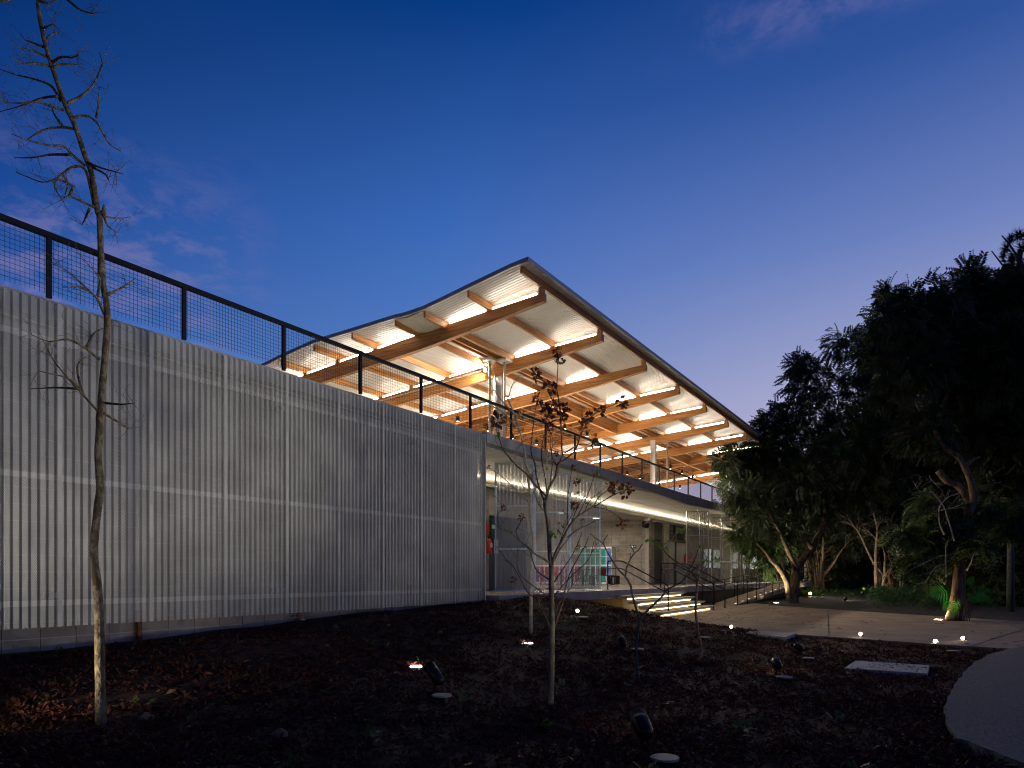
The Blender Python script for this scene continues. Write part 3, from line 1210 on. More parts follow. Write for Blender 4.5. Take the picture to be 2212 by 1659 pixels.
# flashings
m = MB()
for i in range(len(RD) - 1):
    for (s_a, s_b) in ((S0 - 0.02, S0 - 0.004),):
        v = []
        for D in (RD[i], RD[i + 1]):
            z = roofz(D, S0)
            v += [(s_a, D, z - 0.012), (s_b, D, z - 0.012), (s_b, D, z + 0.075), (s_a, D, z + 0.075)]
        m.add(v, [(0, 1, 5, 4), (1, 2, 6, 5), (2, 3, 7, 6), (3, 0, 4, 7)])
part('gable_flashing', m, M_flash, roof)
m = MB()
zz = roofz(7.29)
for i in range(30):
    a = 12.07 + i * 0.98
    b = a + 0.976
    za, zb = roofz(7.29, a), roofz(7.29, b)
    m.add([(a, 7.27, za - 0.008), (b, 7.27, zb - 0.008), (b, 7.27, zb + 0.082), (a, 7.27, za + 0.082), (a, 7.288, za - 0.008), (b, 7.288, zb - 0.008), (b, 7.288, zb + 0.082), (a, 7.288, za + 0.082)],
          [(0, 1, 2, 3), (5, 4, 7, 6), (0, 4, 5, 1), (3, 2, 6, 7), (0, 3, 7, 4), (1, 5, 6, 2)])
part('eave_flashing', m, M_flash, roof)


# beams
def beam_mesh():
    m = MB()
    Ds = list(np.linspace(7.42, 20, 26))
    top = [beamtop(D) for D in Ds]
    bot = [beambot(D) for D in Ds]
    poly = [(D, z) for D, z in zip(Ds, bot)] + [(D, z) for D, z in zip(Ds[::-1], top[::-1])]
    w = 0.065
    n = len(Ds)
    for s in (-w, w):
        for D, z in zip(Ds, bot):
            m.v.append((s, D, z))
        for D, z in zip(Ds, top):
            m.v.append((s, D, z))
    for i in range(n - 1):
        a, b = i, i + 1
        m.f += [(a, a + n, b + n, b), (2 * n + a, 2 * n + b, 3 * n + b, 3 * n + a), (a, b, 2 * n + b, 2 * n + a), (n + a, 3 * n + a, 3 * n + b, n + b)]
    m.f += [(0, 2 * n, 3 * n, n), (n - 1, 2 * n - 1, 4 * n - 1, 3 * n - 1)]
    m.v = [(x, y - ro.y, z - ro.z) for x, y, z in m.v]
    return m


bm_me = beam_mesh().mesh('timber_beam', M_woody)
PUR = [7.50, 8.87, 10.11, 11.0, 12.43, 13.8, 15.08, 16.6, 18.3]
PH, PWD = 0.16, 0.055
blockme, brackme, ledme = {}, {}, {}
for D in (7.50, 8.87, 12.43, 13.8, 15.08, 16.6):
    t, r_ = beamtop(D), roofz(D) - PH
    if r_ > t + 0.01:
        m = MB()
        m.box(-0.06, 0.06, D - 0.05, D + 0.05, t - 0.004, r_ - 0.002)
        m.v = [(x, y - ro.y, z - ro.z) for x, y, z in m.v]
        blockme[D] = m.mesh('spacer_block', M_woody)
    m = MB()
    m.box(0.066, 0.072, D + 0.03, D + 0.08, t - 0.02, t + 0.16)
    m.box(0.072, 0.14, D + 0.03, D + 0.08, t + 0.154, t + 0.16)
    m.v = [(x, y - ro.y, z - ro.z) for x, y, z in m.v]
    brackme[D] = m.mesh('bracket', M_white)
SEG = [(7.6, 8.78), (8.98, 10.02), (11.1, 12.33), (12.55, 13.7), (13.92, 14.98), (15.2, 16.5), (16.7, 18.2)]
for k, (a, b) in enumerate(SEG):
    m = MB()
    za, zb = beamtop(a) + 0.014, beamtop(b) + 0.014
    m.bar((-0.045, a - ro.y, za - ro.z + 0.016), (-0.045, b - ro.y, zb - ro.z + 0.016), 0.008, 0.05)
    ledme[k] = m.mesh('light_strip', M_led)
for i in range(NB):
    s = SB0 + BAY * i
    bo = link('timber_beam', bm_me, roof, (s - ro.x, 0, 0))
    for D, me in blockme.items():
        link('spacer_block', me, bo)
    for D, me in brackme.items():
        if D > 8:
            link('bracket', me, bo)
    for q, me in ledme.items():
        if i == 2 and q == 0:
            continue
        if i in (3, 7) and q >= 2:
            continue
        link('light_strip', me, bo)


def purlin(D, a, b, h=PH, w=PWD, drop=0.0):
    m = MB()
    pts = [a] + ([12.4] if a < 12.4 < b else []) + [b]
    v = []
    for s in pts:
        z = roofz(D, s) - 0.003 - drop
        hh_ = h - (0.015 if s < 12.3 else 0)
        v += [(s, D - w / 2, z - hh_), (s, D + w / 2, z - hh_), (s, D + w / 2, z), (s, D - w / 2, z)]
    f = [(3, 2, 1, 0)]
    for i in range(len(pts) - 1):
        o = i * 4
        f += [(o, o + 1, o + 5, o + 4), (o + 1, o + 2, o + 6, o + 5), (o + 2, o + 3, o + 7, o + 6), (o + 3, o, o + 4, o + 7)]
    o = (len(pts) - 1) * 4
    f.append((o, o + 1, o + 2, o + 3))
    m.add(v, f)
    return m


for D in PUR:
    part('purlin', purlin(D, 12.17, 41.0), M_woodx, roof)
for D in (10.42, 10.58):
    part('gutter_board', purlin(D, 13.1, 41.0, 0.13, 0.05), M_woodx, roof)
# sagging membrane at the gable end of the gutter
m = MB()
nu = 7
for i in range(nu):
    for j in range(nu):
        u, v = i / (nu - 1), j / (nu - 1)
        s = 12.12 + 0.84 * u
        D = 10.15 + 0.81 * v
        z = roofz(D, s) - 0.02 - 0.07 * u - 0.02 * math.sin(math.pi * v) + 0.008 * math.sin(9 * v + 5 * u)
        m.v.append((s, D, z))
for i in range(nu - 1):
    for j in range(nu - 1):
        a = i * nu + j
        m.f.append((a, a + nu, a + nu + 1, a + 1))
part('gutter_membrane', m, M_membrane, roof, True)
# columns
for q, s in enumerate((16.08, 28.04, 39.9)):
    m = MB()
    zt = beambot(10.6) + 0.10
    for (x0, x1, y0, y1) in ((-0.09, 0.09, -0.10, -0.085), (-0.09, 0.09, 0.085, 0.10), (-0.008, 0.008, -0.084, 0.084)):
        m.box(s + 0.16 + x0 - 0.16, s + x1, 10.6 + y0, 10.6 + y1, SOFZ + 0.16, zt)
    m.box(s - 0.10, s - 0.085, 10.49, 10.71, zt - 0.35, zt + 0.10)
    part('column', m, M_white, roof)


def pipe(pts, r, name, parent, mat=M_cream):
    m = MB()
    m.tube(pts, r, 10)
    return part(name, m, mat, parent, True)


# drain pipes with white boxes under the gutter
DZ = SOFZ + 0.16
for xs_, Dp in ((1434.5, 10.55), (1478, 10.25)):
    p = atD(xs_, 1200, Dp)
    zt = roofz(10.3) - 0.20
    dp = pipe([(p.x, p.y, DZ), (p.x, p.y, zt)], 0.032, 'drain_pipe', roof)
    m = MB()
    m.box(p.x - 0.16, p.x + 0.16, p.y - 0.16, p.y + 0.16, zt, zt + 0.07)
    part('drain_box', m, M_white, dp)
    m = MB()
    m.tube([(p.x, p.y, zt - 0.5), (p.x, p.y, zt - 0.44)], 0.037, 10)
    part('pipe_collar', m, M_cream, dp)
p = atD(1449.5, 1200, 10.7)
pipe([(p.x, p.y, DZ), (p.x, p.y, atD(1449.5, 1110, 10.7).z)], 0.035, 'vent_pipe', roof)
for s in (28.9, 40.6):
    pipe([(s, 10.3, DZ), (s, 10.3, roofz(10.3) - 0.14)], 0.035, 'drain_pipe', roof)
pipe([(SB0 + BAY - 0.085, 10.9, beambot(10.9) + 0.28), (SB0 + BAY - 0.085, 17, beambot(17) + 0.28)], 0.02, 'conduit', roof, M_galv)
m = MB()
m.tube([(SB0 + BAY - 0.11, 10.75, beambot(10.7) + 0.25), (SB0 + BAY - 0.13, 10.66, beambot(10.7) - 0.1), (SB0 + BAY - 0.12, 10.62, beambot(10.7) - 0.55)], 0.014, 6)
m.box(SB0 + BAY - 0.15, SB0 + BAY - 0.10, 10.58, 10.66, beambot(10.7) - 0.72, beambot(10.7) - 0.55)
part('switch_cable', m, M_galv, roof)

# hung timber lattice ceilings with plywood above
for ia, ib in ((2, 4), (6, 8)):
    a, b = SB0 + BAY * ia + 0.07, SB0 + BAY * ib - 0.07
    Dg = 11.0
    lo = lambda D: beambot(D) + 0.02
    for q in range(ia, ib):
        x0, x1 = SB0 + BAY * q + 0.068, SB0 + BAY * (q + 1) - 0.068
        m = MB()
        m.box(x0, x1, Dg - 0.05, Dg + 0.05, lo(Dg), lo(Dg) + 0.33)
        gd = part('lattice_girder', m, M_woodx, roof)
        D = Dg + 0.85
        while D < 17.5:
            m = MB()
            m.box(x0, x1, D - 0.018, D + 0.018, lo(D) + 0.02, lo(D) + 0.30)
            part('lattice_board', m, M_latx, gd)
            D += 0.80
        for u in (0.25, 0.5, 0.75):
            xx = x0 + (x1 - x0) * u
            m = MB()
            Ds = list(np.linspace(Dg + 0.052, 17.5, 8))
            v, f = [], []
            for D in Ds:
                z = lo(D) + 0.024
                v += [(xx - 0.018, D, z), (xx + 0.018, D, z), (xx + 0.018, D, z + 0.27), (xx - 0.018, D, z + 0.27)]
            for i in range(len(Ds) - 1):
                o = i * 4
                f += [(o, o + 1, o + 5, o + 4), (o + 1, o + 2, o + 6, o + 5), (o + 2, o + 3, o + 7, o + 6), (o + 3, o, o + 4, o + 7)]
            f += [(0, 1, 2, 3), (28, 29, 30, 31)]
            m.add(v, f)
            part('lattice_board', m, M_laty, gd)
        m = MB()
        v = []
        for D in (Dg + 0.9, 14.2, 17.5):
            for xx in (x0, x1):
                v.append((xx, D, lo(D) + 0.315))
        m.add(v, [(0, 1, 3, 2), (2, 3, 5, 4)])
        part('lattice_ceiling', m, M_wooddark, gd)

# black spotlights hung under the lattice
spots = [(1341, 1227), (1430, 1256), (1501, 1279), (1572, 1297), (1655, 1250), (1720, 1272), (1838, 1386), (1876, 1397), (1998, 1383), (2030, 1397), (1992, 1426), (1964, 1369)]
deck_lbl = ['leftmost black ceiling spotlight under the near timber lattice, above the screen', 'black ceiling spotlight left of the steel column under the near timber lattice',
            'black ceiling spotlight just right of the near steel column', 'black ceiling spotlight above the parapet, behind the black tree stem',
            'black ceiling spotlight behind the middle of the dry-leaved tree', 'black ceiling spotlight right of the tall dry flower stem',
            'black ceiling spotlight low over the rail left of the middle steel column', 'black ceiling spotlight close against the middle steel column',
            'black ceiling spotlight in the far lattice right of the middle column', 'rightmost black ceiling spotlight in the far timber lattice',
            'lowest black ceiling spotlight hanging under the last beam before the open sky', 'black ceiling spotlight highest in the far timber lattice']
for (x, y), lb in zip(spots, deck_lbl):
    p = atz(x, y, CAMZ + 5.22)
    t = thing('ceiling_spotlight', lb, 'spotlight', (p.x, p.y, p.z - 0.08), 'black spotlights under the timber lattice')
    m = MB()
    m.lathe([(0.055, 0.0), (0.06, 0.02), (0.06, 0.16), (0.03, 0.18)], 12, p - Vector((0, 0, 0.08)))
    part('housing', m, M_blackd, t, True)
    m = MB()
    m.lathe([(0.048, 0), (0.048, 0.004)], 12, p - Vector((0, 0, 0.086)))
    part('lens', m, M_lensd, t)
    lamp(t, 'AREA', p - Vector((0, 0, 0.10)), 430, (1.0, 0.86, 0.68), p - Vector((0, 0, 3)), 0.09)
    m = MB()
    zt = min(beambot(p.y) + 0.05, CAMZ + 6)
    m.tube([(p.x, p.y, p.z + 0.10), (p.x, p.y, max(zt, p.z + 0.16))], 0.012, 6)
    part('stem', m, M_blackd, t)

# bright luminaire strapped under the second beam beside the drain pipe
for (x, y, Dp, lb) in ((1424, 1070, 10.95, 'bright white luminaire box on the beam beside the left drain pipe'), (2160, 1408, 10.5, 'bright luminaire box on the far steel column beside the tree leaves')):
    p = atD(x, y, Dp)
    t = thing('deck_luminaire', lb, 'luminaire', p, 'white luminaires by the columns')
    m = MB()
    m.box(p.x - 0.05, p.x + 0.05, p.y - 0.04, p.y + 0.04, p.z - 0.20, p.z - 0.03)
    part('box', m, M_white, t)
    m = MB()
    m.lathe([(0.02, -0.028), (0.035, 0.0), (0.02, 0.03)], 10, p)
    part('bulb', m, M_lens, t)
    lamp(t, 'AREA', p + Vector((-0.10, 0.0, -0.05)), 230, (1.0, 0.88, 0.70), p + Vector((-1.5, 0.6, -1.6)), 0.10)

# ================================================================== STAIRS, RAILS, RAMP
st = thing('staircase', 'four floating concrete steps with warm light strips under each tread', 'stairs', (22, 8.0, 0))
for i in range(4):
    zt = FLOOR - 0.16 * (i + 1)
    y1 = 8.56 - 0.36 * i
    y0 = y1 - 0.40
    a, b = 19.45, 24.95
    m = MB()
    # wedge-ended tread: the underside is shorter than the top
    top = [(a, y0, zt), (b, y0, zt), (b, y1, zt), (a, y1, zt)]
    edge = [(a, y0, zt - 0.03), (b, y0, zt - 0.03), (b, y1, zt - 0.03), (a, y1, zt - 0.03)]
    bot = [(a + 0.18, y0 + 0.12, zt - 0.105), (b - 0.18, y0 + 0.12, zt - 0.105), (b - 0.18, y1, zt - 0.105), (a + 0.18, y1, zt - 0.105)]
    f = [(0, 1, 2, 3)]
    for o in (0, 4):
        f += [(o + k_, o + 4 + k_, o + 4 + (k_ + 1) % 4, o + (k_ + 1) % 4) for k_ in range(4)]
    f.append((11, 10, 9, 8))
    m.add(top + edge + bot, f)
    tr = part('tread', m, M_tread, st)
    m = MB()
    m.box(a + 0.25, b - 0.25, y0 + 0.125, y0 + 0.14, zt - 0.128, zt - 0.108)
    part('light_strip', m, M_stairled, tr)
m = MB()
for xx in (20.6, 23.8):
    m.prism([(8.8, FLOOR - 0.26), (8.8, 0.0), (7.35, 0.0), (7.55, 0.05)], 'x', xx - 0.12, xx + 0.12)
part('stringer', m, M_tread, st)


def bent(pts, r=0.02, n=8, k=4):
    """round-cornered tube path"""
    pts = [Vector(p) for p in pts]
    out_ = [pts[0]]
    for i in range(1, len(pts) - 1):
        a, b, c = pts[i - 1], pts[i], pts[i + 1]
        d1, d2 = (a - b), (c - b)
        q = min(0.08, d1.length / 2, d2.length / 2)
        p1, p2 = b + d1.normalized() * q, b + d2.normalized() * q
        for t in range(k + 1):
            u = t / k
            out_.append(p1.lerp(b, u).lerp(b.lerp(p2, u), u))
    out_.append(pts[-1])
    m = MB()
    m.tube(out_, r, n)
    return m


def stair_rail(s, label, full=True):
    t = thing('stair_handrail', label, 'handrail', (s, 8.3, 0), 'black tube handrails at the steps')
    yt, yk, yb = 9.25, 8.75, 7.22
    part('top_rail', bent([(s, yt, FLOOR), (s, yt, FLOOR + 0.92), (s, yk, FLOOR + 0.92), (s, yb, 0.92 + 0.02), (s, yb, 0.0)]), M_black, t, True)
    part('mid_rail', bent([(s, yt, FLOOR + 0.68), (s, yk + 0.02, FLOOR + 0.68), (s, yb + 0.01, 0.70)], 0.016), M_black, t, True)
    for y, z in ((yt, FLOOR), (yb, 0.0)):
        m = MB()
        m.lathe([(0.055, 0.001), (0.055, 0.012)], 12, (s, y, z))
        part('foot_plate', m, M_black, t)


stair_rail(20.35, 'black tube handrail at the left side of the steps')
stair_rail(25.2, 'black tube handrail at the right side of the steps')
stair_rail(26.75, 'black tube handrail standing alone between the steps and the ramp')

rp = thing('ramp', 'long concrete access ramp rising to the platform beside the big leaning tree', 'ramp', (36, 7.9, 0))
m = MB()
RA, RB = 28.6, 44.0
rz = lambda s: 0.006 + (FLOOR - 0.006) * min(1, max(0, (s - RA) / (43.0 - RA)))
v = []
for s in (RA, 43.0, 47.5):
    z = rz(s)
    v += [(s, 7.35, z), (s, 8.42, z), (s, 8.42, max(z - 0.26, -0.1)), (s, 7.35, max(z - 0.26, -0.1))]
f = [(0, 1, 2, 3), (8, 11, 10, 9)]
for o in (0, 4):
    f += [(o + k_, o + 4 + k_, o + 4 + (k_ + 1) % 4, o + (k_ + 1) % 4) for k_ in range(4)]
m.add(v, f)
rslab = part('ramp_slab', m, M_pave, rp)
for i in range(11):
    s = RA + 0.9 + i * 1.15
    z = rz(s)
    m = MB()
    m.box(s, s + 0.34, 7.50, 7.56, z + 0.002, z + 0.012)
    part('floor_light', m, M_rampled, rslab)


def ramp_rail(y, a, b, label):
    t = thing('ramp_handrail', label, 'handrail', ((a + b) / 2, y, 0), 'black tube handrails along the ramp')
    zz_ = lambda s: rz(s) if s > RA else 0.0
    pts = [(a, y, zz_(a))] + [(a, y, zz_(a) + 0.92)] + [(s, y, zz_(s) + 0.92) for s in (RA + 0.3, 43.0)] + [(b, y, FLOOR + 0.92)]
    part('top_rail', bent(pts), M_black, t, True)
    part('mid_rail', bent([(a, y, zz_(a) + 0.68), (RA + 0.3, y, zz_(RA + 0.3) + 0.68), (43.0, y, FLOOR + 0.68), (b, y, FLOOR + 0.68)], 0.016), M_black, t, True)
    s = a + 1.7
    while s < b:
        m = MB()
        m.tube([(s, y, zz_(s) - 0.12), (s, y, zz_(s) + 0.905)], 0.018, 8)
        part('post', m, M_black, t, True)
        s += 1.7
    return t


ramp_rail(7.32, 29.0, 47.0, 'black tube handrail on the near garden side of the ramp')
ramp_rail(8.45, 27.9, 47.0, 'black tube handrail on the building side of the ramp')

# ================================================================== LOBBY FURNITURE
TXT = {}


def text_mesh(s, size, mat):
    key = (s, size, mat.name)
    if key not in TXT:
        cu = bpy.data.curves.new('lettering', 'FONT')
        cu.body = s
        cu.size = size
        cu.align_x = 'CENTER'
        cu.align_y = 'CENTER'
        ob = bpy.data.objects.new('tmp', cu)
        C.objects.link(ob)
        bpy.context.view_layer.update()
        me = bpy.data.meshes.new_from_object(ob)
        bpy.data.objects.remove(ob)
        me.materials.clear()
        me.materials.append(mat)
        me.name = 'lettering'
        TXT[key] = me
    return TXT[key]


LS = 31.45     # locker front plane, facing back along the building


def facing_text(me, parent, s, D, z):
    o = link('lettering', me, parent)
    o.location = Vector((s, D, z)) - world_off(parent)
    o.rotation_euler = (R(90), 0, R(-90))
    return o


def locker_bank(label, D0, cols, rows, mats, texts, cw=0.345):
    n = cols
    D1 = D0 + n * cw
    t = thing('locker_bank', label, 'lockers', (31.65, (D0 + D1) / 2, FLOOR), 'periodic table lockers against the lobby wall')
    hs = [0.47] * rows
    zb = FLOOR + 0.10
    zs = []
    z = zb
    for r in range(rows):
        zs.append(z)
        z += 0.415 + (0.05 if r % 2 == 1 else 0)
    top = z + 0.02
    m = MB()
    m.box(LS + 0.004, 31.90, D0, D1, FLOOR + 0.02, top)
    part('cabinet', m, M_white, t)
    dm = MB()
    dm.box(-0.016, 0.0, -cw / 2 + 0.025, cw / 2 - 0.025, 0.012, 0.403)
    dmes = {}
    for r in range(rows):
        for c in range(n):
            tx = texts[rows - 1 - r][n - 1 - c]
            if tx is None:
                continue
            mt = mats(n - 1 - c)
            if mt.name not in dmes:
                dmes[mt.name] = dm.mesh('locker_door', mt)
            dc = D0 + (c + 0.5) * cw
            d_ = link('locker_door', dmes[mt.name], t, Vector((LS, dc, zs[r])) - Vector(t.location))
            facing_text(text_mesh(tx, 0.13, M_ink), d_, LS - 0.019, dc, zs[r] + 0.21)
            lk = MB()
            lk.box(LS - 0.028, LS - 0.0165, dc + cw / 2 - 0.075, dc + cw / 2 - 0.05, zs[r] + 0.12, zs[r] + 0.22)
            part('latch', lk, M_chrome, d_)
    return t


pblk = atD(0, 0, 1)


def Dat(xsrc, s):
    """D of the point seen at column xsrc on the plane x = s"""
    x, _ = px(xsrc, 0)
    k = (x - CX) / F
    return s * (SA - k * CA) / (CA + k * SA)


LD0 = Dat(1791.5, LS)
LD1 = Dat(1699.0, LS)
cw = (LD1 - LD0) / 6
locker_bank('tall white locker bank with teal doors and one blue column lettered with element symbols', LD0, 6, 4,
            lambda c: M_blue if c == 5 else M_teal,
            [['B', 'C', 'N', 'O', 'F', 'Ne'], ['Al', 'Si', 'P', 'S', 'Cl', 'Ar'], ['Ga', 'Ge', 'As', 'Se', 'Br', 'Kr'], ['In', 'Sn', 'Sb', 'Te', 'I', 'Xe']], cw)
locker_bank('low white locker bank with purple doors behind the chairs', LD1 + 0.03, 10, 2, lambda c: M_purple,
            [['Sc', 'Ti', 'V', 'Cr', 'Mn', 'Fe', 'Co', 'Ni', 'Cu', 'Zn'], ['Y', 'Zr', 'Nb', 'Mo', 'Tc', 'Ru', 'Rh', 'Pd', 'Ag', 'Cd']], cw)
# faint purple lettering on the end wall above the purple lockers
tw = link('wall_lettering', text_mesh('AMA', 0.62, M_purplet))
tw.location = (31.925, Dat(1672, 31.9), CAMZ + 0.78)
tw.rotation_euler = (R(90), 0, R(-90))
tw['label'] = 'purple lettering on the lobby end wall above the purple lockers'
tw['category'] = 'wall lettering'


def chair(label, s, D, rz_, seat):
    t = thing('chair', label, 'chair', (s, D, FLOOR), 'stackable chairs in the lobby')
    t.rotation_euler = (0, 0, rz_)
    m = MB()                                    # seat shell curving up into the back, facing +x
    prof_ = [(0.22, 0.44), (0.20, 0.455), (0.0, 0.44), (-0.16, 0.445), (-0.20, 0.48), (-0.225, 0.60), (-0.25, 0.84)]
    for x, z in prof_:
        wv = 0.215 if z < 0.5 else 0.20
        for y in (-wv, -0.1, 0.1, wv):
            m.v.append((x + (0.012 if abs(y) > 0.15 else 0), y, z))
        for y in (-wv, -0.1, 0.1, wv):
            m.v.append((x - 0.012 + (0.012 if abs(y) > 0.15 else 0), y, z - 0.014))
    for i in range(len(prof_) - 1):
        for j in range(3):
            a = i * 8 + j
            m.f += [(a, a + 1, a + 9, a + 8), (a + 4, a + 12, a + 13, a + 5)]
        a = i * 8
        m.f += [(a, a + 8, a + 12, a + 4), (a + 3, a + 7, a + 15, a + 11)]
    m.f += [(0, 4, 5, 6, 7, 3, 2, 1)]
    e = (len(prof_) - 1) * 8
    m.f += [(e, e + 1, e + 2, e + 3, e + 7, e + 6, e + 5, e + 4)]
    link('seat_shell', m.mesh('seat_shell', seat, True), t)
    for x, y in ((0.20, 0.20), (0.20, -0.20), (-0.20, 0.20), (-0.20, -0.20)):
        m = MB()
        m.tube([(x * 0.6, y * 0.7, 0.43), (x * 1.15, y * 1.1, 0.0)], 0.012, 6)
        link('leg', m.mesh('leg', M_black, True), t)
    return t


cx_ = [(1705.5, 27.5), (1723.5, 28.15), (1741.5, 28.8)]
for i, ((xs_, s), lb) in enumerate(zip(cx_, ['dark red chair seen from behind, first of three left of the bench', 'dark red chair seen from behind, middle of three in front of the teal lockers',
                                             'dark red chair seen from behind, nearest the teal lockers'])):
    chair(lb, s, Dat(xs_, s), R(100), M_redseat)
chair('dark red chair in profile at the end of the row before the red bench', 29.6, Dat(1758, 29.6), R(60), M_redseat)
chair('orange red chair seen behind the middle pivot panel', 28.4, Dat(1622, 28.4), R(20), M_orange)
chair('brown red chair seen behind the thin pale tree', 28.2, Dat(1592, 28.2), R(150), M_redseat)
chair('dark chair at the near end of the long table', 26.8, Dat(1683, 26.8), R(95), M_redseat)
tb = thing('table', 'long dark table with slim legs behind the row of chairs', 'table', (28.2, Dat(1735, 28.2) + 0.75, FLOOR))
m = MB()
m.box(-1.2, 1.2, -0.35, 0.35, 0.71, 0.74)
link('tabletop', m.mesh('tabletop', M_doord), tb)
for x in (-1.1, 1.1):
    for y in (-0.28, 0.28):
        m = MB()
        m.box(x - 0.04, x + 0.04, y - 0.04, y + 0.04, 0, 0.708)
        link('leg', m.mesh('leg', M_black), tb)
bsD0, bsD1 = Dat(1796, 29.9), Dat(1762, 29.9)
bn = thing('bench', 'red topped bench with a black loop leg beside the blue lockers', 'bench', (29.9, (bsD0 + bsD1) / 2, FLOOR))
m = MB()
m.box(29.72, 30.1, bsD0 + 0.05, bsD1 + 0.5, FLOOR + 0.42, FLOOR + 0.47)
part('seat', m, M_orange, bn)
for yy in (bsD0 + 0.02, bsD1 + 0.5):
    part('loop_leg', bent([(29.65, yy, FLOOR + 0.40), (29.65, yy, FLOOR + 0.03), (30.15, yy, FLOOR + 0.03), (30.15, yy, FLOOR + 0.40), (29.65, yy, FLOOR + 0.40)], 0.03), M_black, bn, True)
bi = thing('waste_bin', 'black open framed box standing at the end of the red bench', 'bin', (30.6, Dat(1799, 30.6), FLOOR))
yy = Dat(1799, 30.6)
m = MB()
for a in (-0.19, 0.19):
    m.box(30.4, 30.8, yy + a - 0.02, yy + a + 0.02, FLOOR + 0.03, FLOOR + 0.43)
m.box(30.4, 30.8, yy - 0.17, yy + 0.17, FLOOR + 0.02, FLOOR + 0.05)
part('frame', m, M_black, bi)
m = MB()
m.box(30.4, 30.8, yy - 0.17, yy + 0.17, FLOOR + 0.36, FLOOR + 0.44)
part('rim', m, M_black, bi)
# wall fittings
ex = thing('exit_sign', 'small black exit sign with white door and arrow on the lobby end wall', 'sign', (31.92, Dat(1856, 31.92), CAMZ + 1.40))
e0 = Dat(1856, 31.92)
ez = CAMZ + (HY - px(0, 1602)[1]) / F * (31.92 * CA + e0 * SA)
ex.location.z = ez
m = MB()
m.box(31.905, 31.925, e0 - 0.14, e0 + 0.14, ez - 0.075, ez + 0.075)
part('plate', m, pmat('black_green_plate', (0.004, 0.02, 0.012), rough=0.5), ex)
m = MB()
m.box(31.900, 31.904, e0 + 0.03, e0 + 0.11, ez - 0.055, ez + 0.055)
part('door_symbol', m, M_exitglow, ex)
m = MB()
m.add([(31.901, e0 - 0.01, ez + 0.012), (31.901, e0 - 0.01, ez - 0.012), (31.901, e0 - 0.07, ez - 0.012), (31.901, e0 - 0.07, ez - 0.035), (31.901, e0 - 0.115, ez), (31.901, e0 - 0.07, ez + 0.035), (31.901, e0 - 0.07, ez + 0.012)],
      [(0, 1, 2, 3, 4, 5, 6)])
part('arrow', m, M_exitglow, ex)


def wall_box(name, label, cat, xsrc, ysrc, D, w_, h_, mat, depth_=0.03):
    p = atD(xsrc, ysrc, D)
    m = MB()
    m.box(p.x - w_ / 2, p.x + w_ / 2, D - depth_, D, p.z - h_ / 2, p.z + h_ / 2)
    return single(name, m, mat, label, cat)


o = wall_box('wall_sign', 'dark green safety sign on the block wall beside the first pivot panel', 'sign', 1445.5, 1547, 12.03, 0.30, 0.42, M_green)
m = MB()
p = atD(1445.5, 1547, 12.0)
m.box(p.x - 0.10, p.x + 0.10, 11.995, 11.998, p.z - 0.02, p.z + 0.10)
part('symbol', m, M_paper, o)
wall_box('wall_sign', 'small red fire sign on the block wall above the extinguisher by the screen', 'sign', 1426.5, 1551, 12.03, 0.2, 0.3, M_red)
wall_box('fire_alarm', 'small red fire alarm high on the wall behind the first grey pivot panel', 'alarm', 2032, 1582, FD - 0.002, 0.13, 0.16, M_red, 0.06)


def extinguisher(label, xsrc, y0, y1, D):
    a, b = atD(xsrc, y1, D), atD(xsrc, y0, D)
    h = b.z - a.z
    t = thing('fire_extinguisher', label, 'fire extinguisher', (a.x, D, a.z), 'red fire extinguishers on the walls')
    m = MB()
    r = h * 0.15
    m.lathe([(r * 0.9, 0), (r, 0.03 * h), (r, 0.68 * h), (r * 0.75, 0.76 * h), (r * 0.35, 0.80 * h), (r * 0.35, 0.86 * h)], 14, (a.x, D, a.z))
    part('cylinder', m, M_red, t, True)
    m = MB()
    m.box(a.x - r * 0.5, a.x + r * 0.9, D - 0.02, D + 0.02, a.z + 0.86 * h, a.z + 0.94 * h)
    m.box(a.x - r * 0.2, a.x + r * 1.3, D - 0.015, D + 0.015, a.z + 0.96 * h, a.z + h)
    part('valve', m, M_blackd, t)
    m = MB()
    m.tube([(a.x + r * 0.5, D - 0.02, a.z + 0.9 * h), (a.x + r * 1.5, D - 0.05, a.z + 0.8 * h), (a.x + r * 1.3, D - 0.06, a.z + 0.4 * h), (a.x + r * 1.0, D - 0.05, a.z + 0.2 * h)], 0.012, 6)
    part('hose', m, M_blackd, t)
    m = MB()
    m.box(a.x - r * 0.7, a.x + r * 0.7, D - r - 0.008, D - r - 0.002, a.z + 0.35 * h, a.z + 0.6 * h)
    part('tag', m, M_paper, t)


extinguisher('red fire extinguisher on the block wall just past the long screen', 1433, 1570, 1622, 11.90)
extinguisher('bright red fire extinguisher behind the first grey pivot panel', 2023, 1620, 1648, 12.15)
extinguisher('faint red fire extinguisher at the left edge of the first grey pivot panel', 2007, 1622, 1648, 12.15)
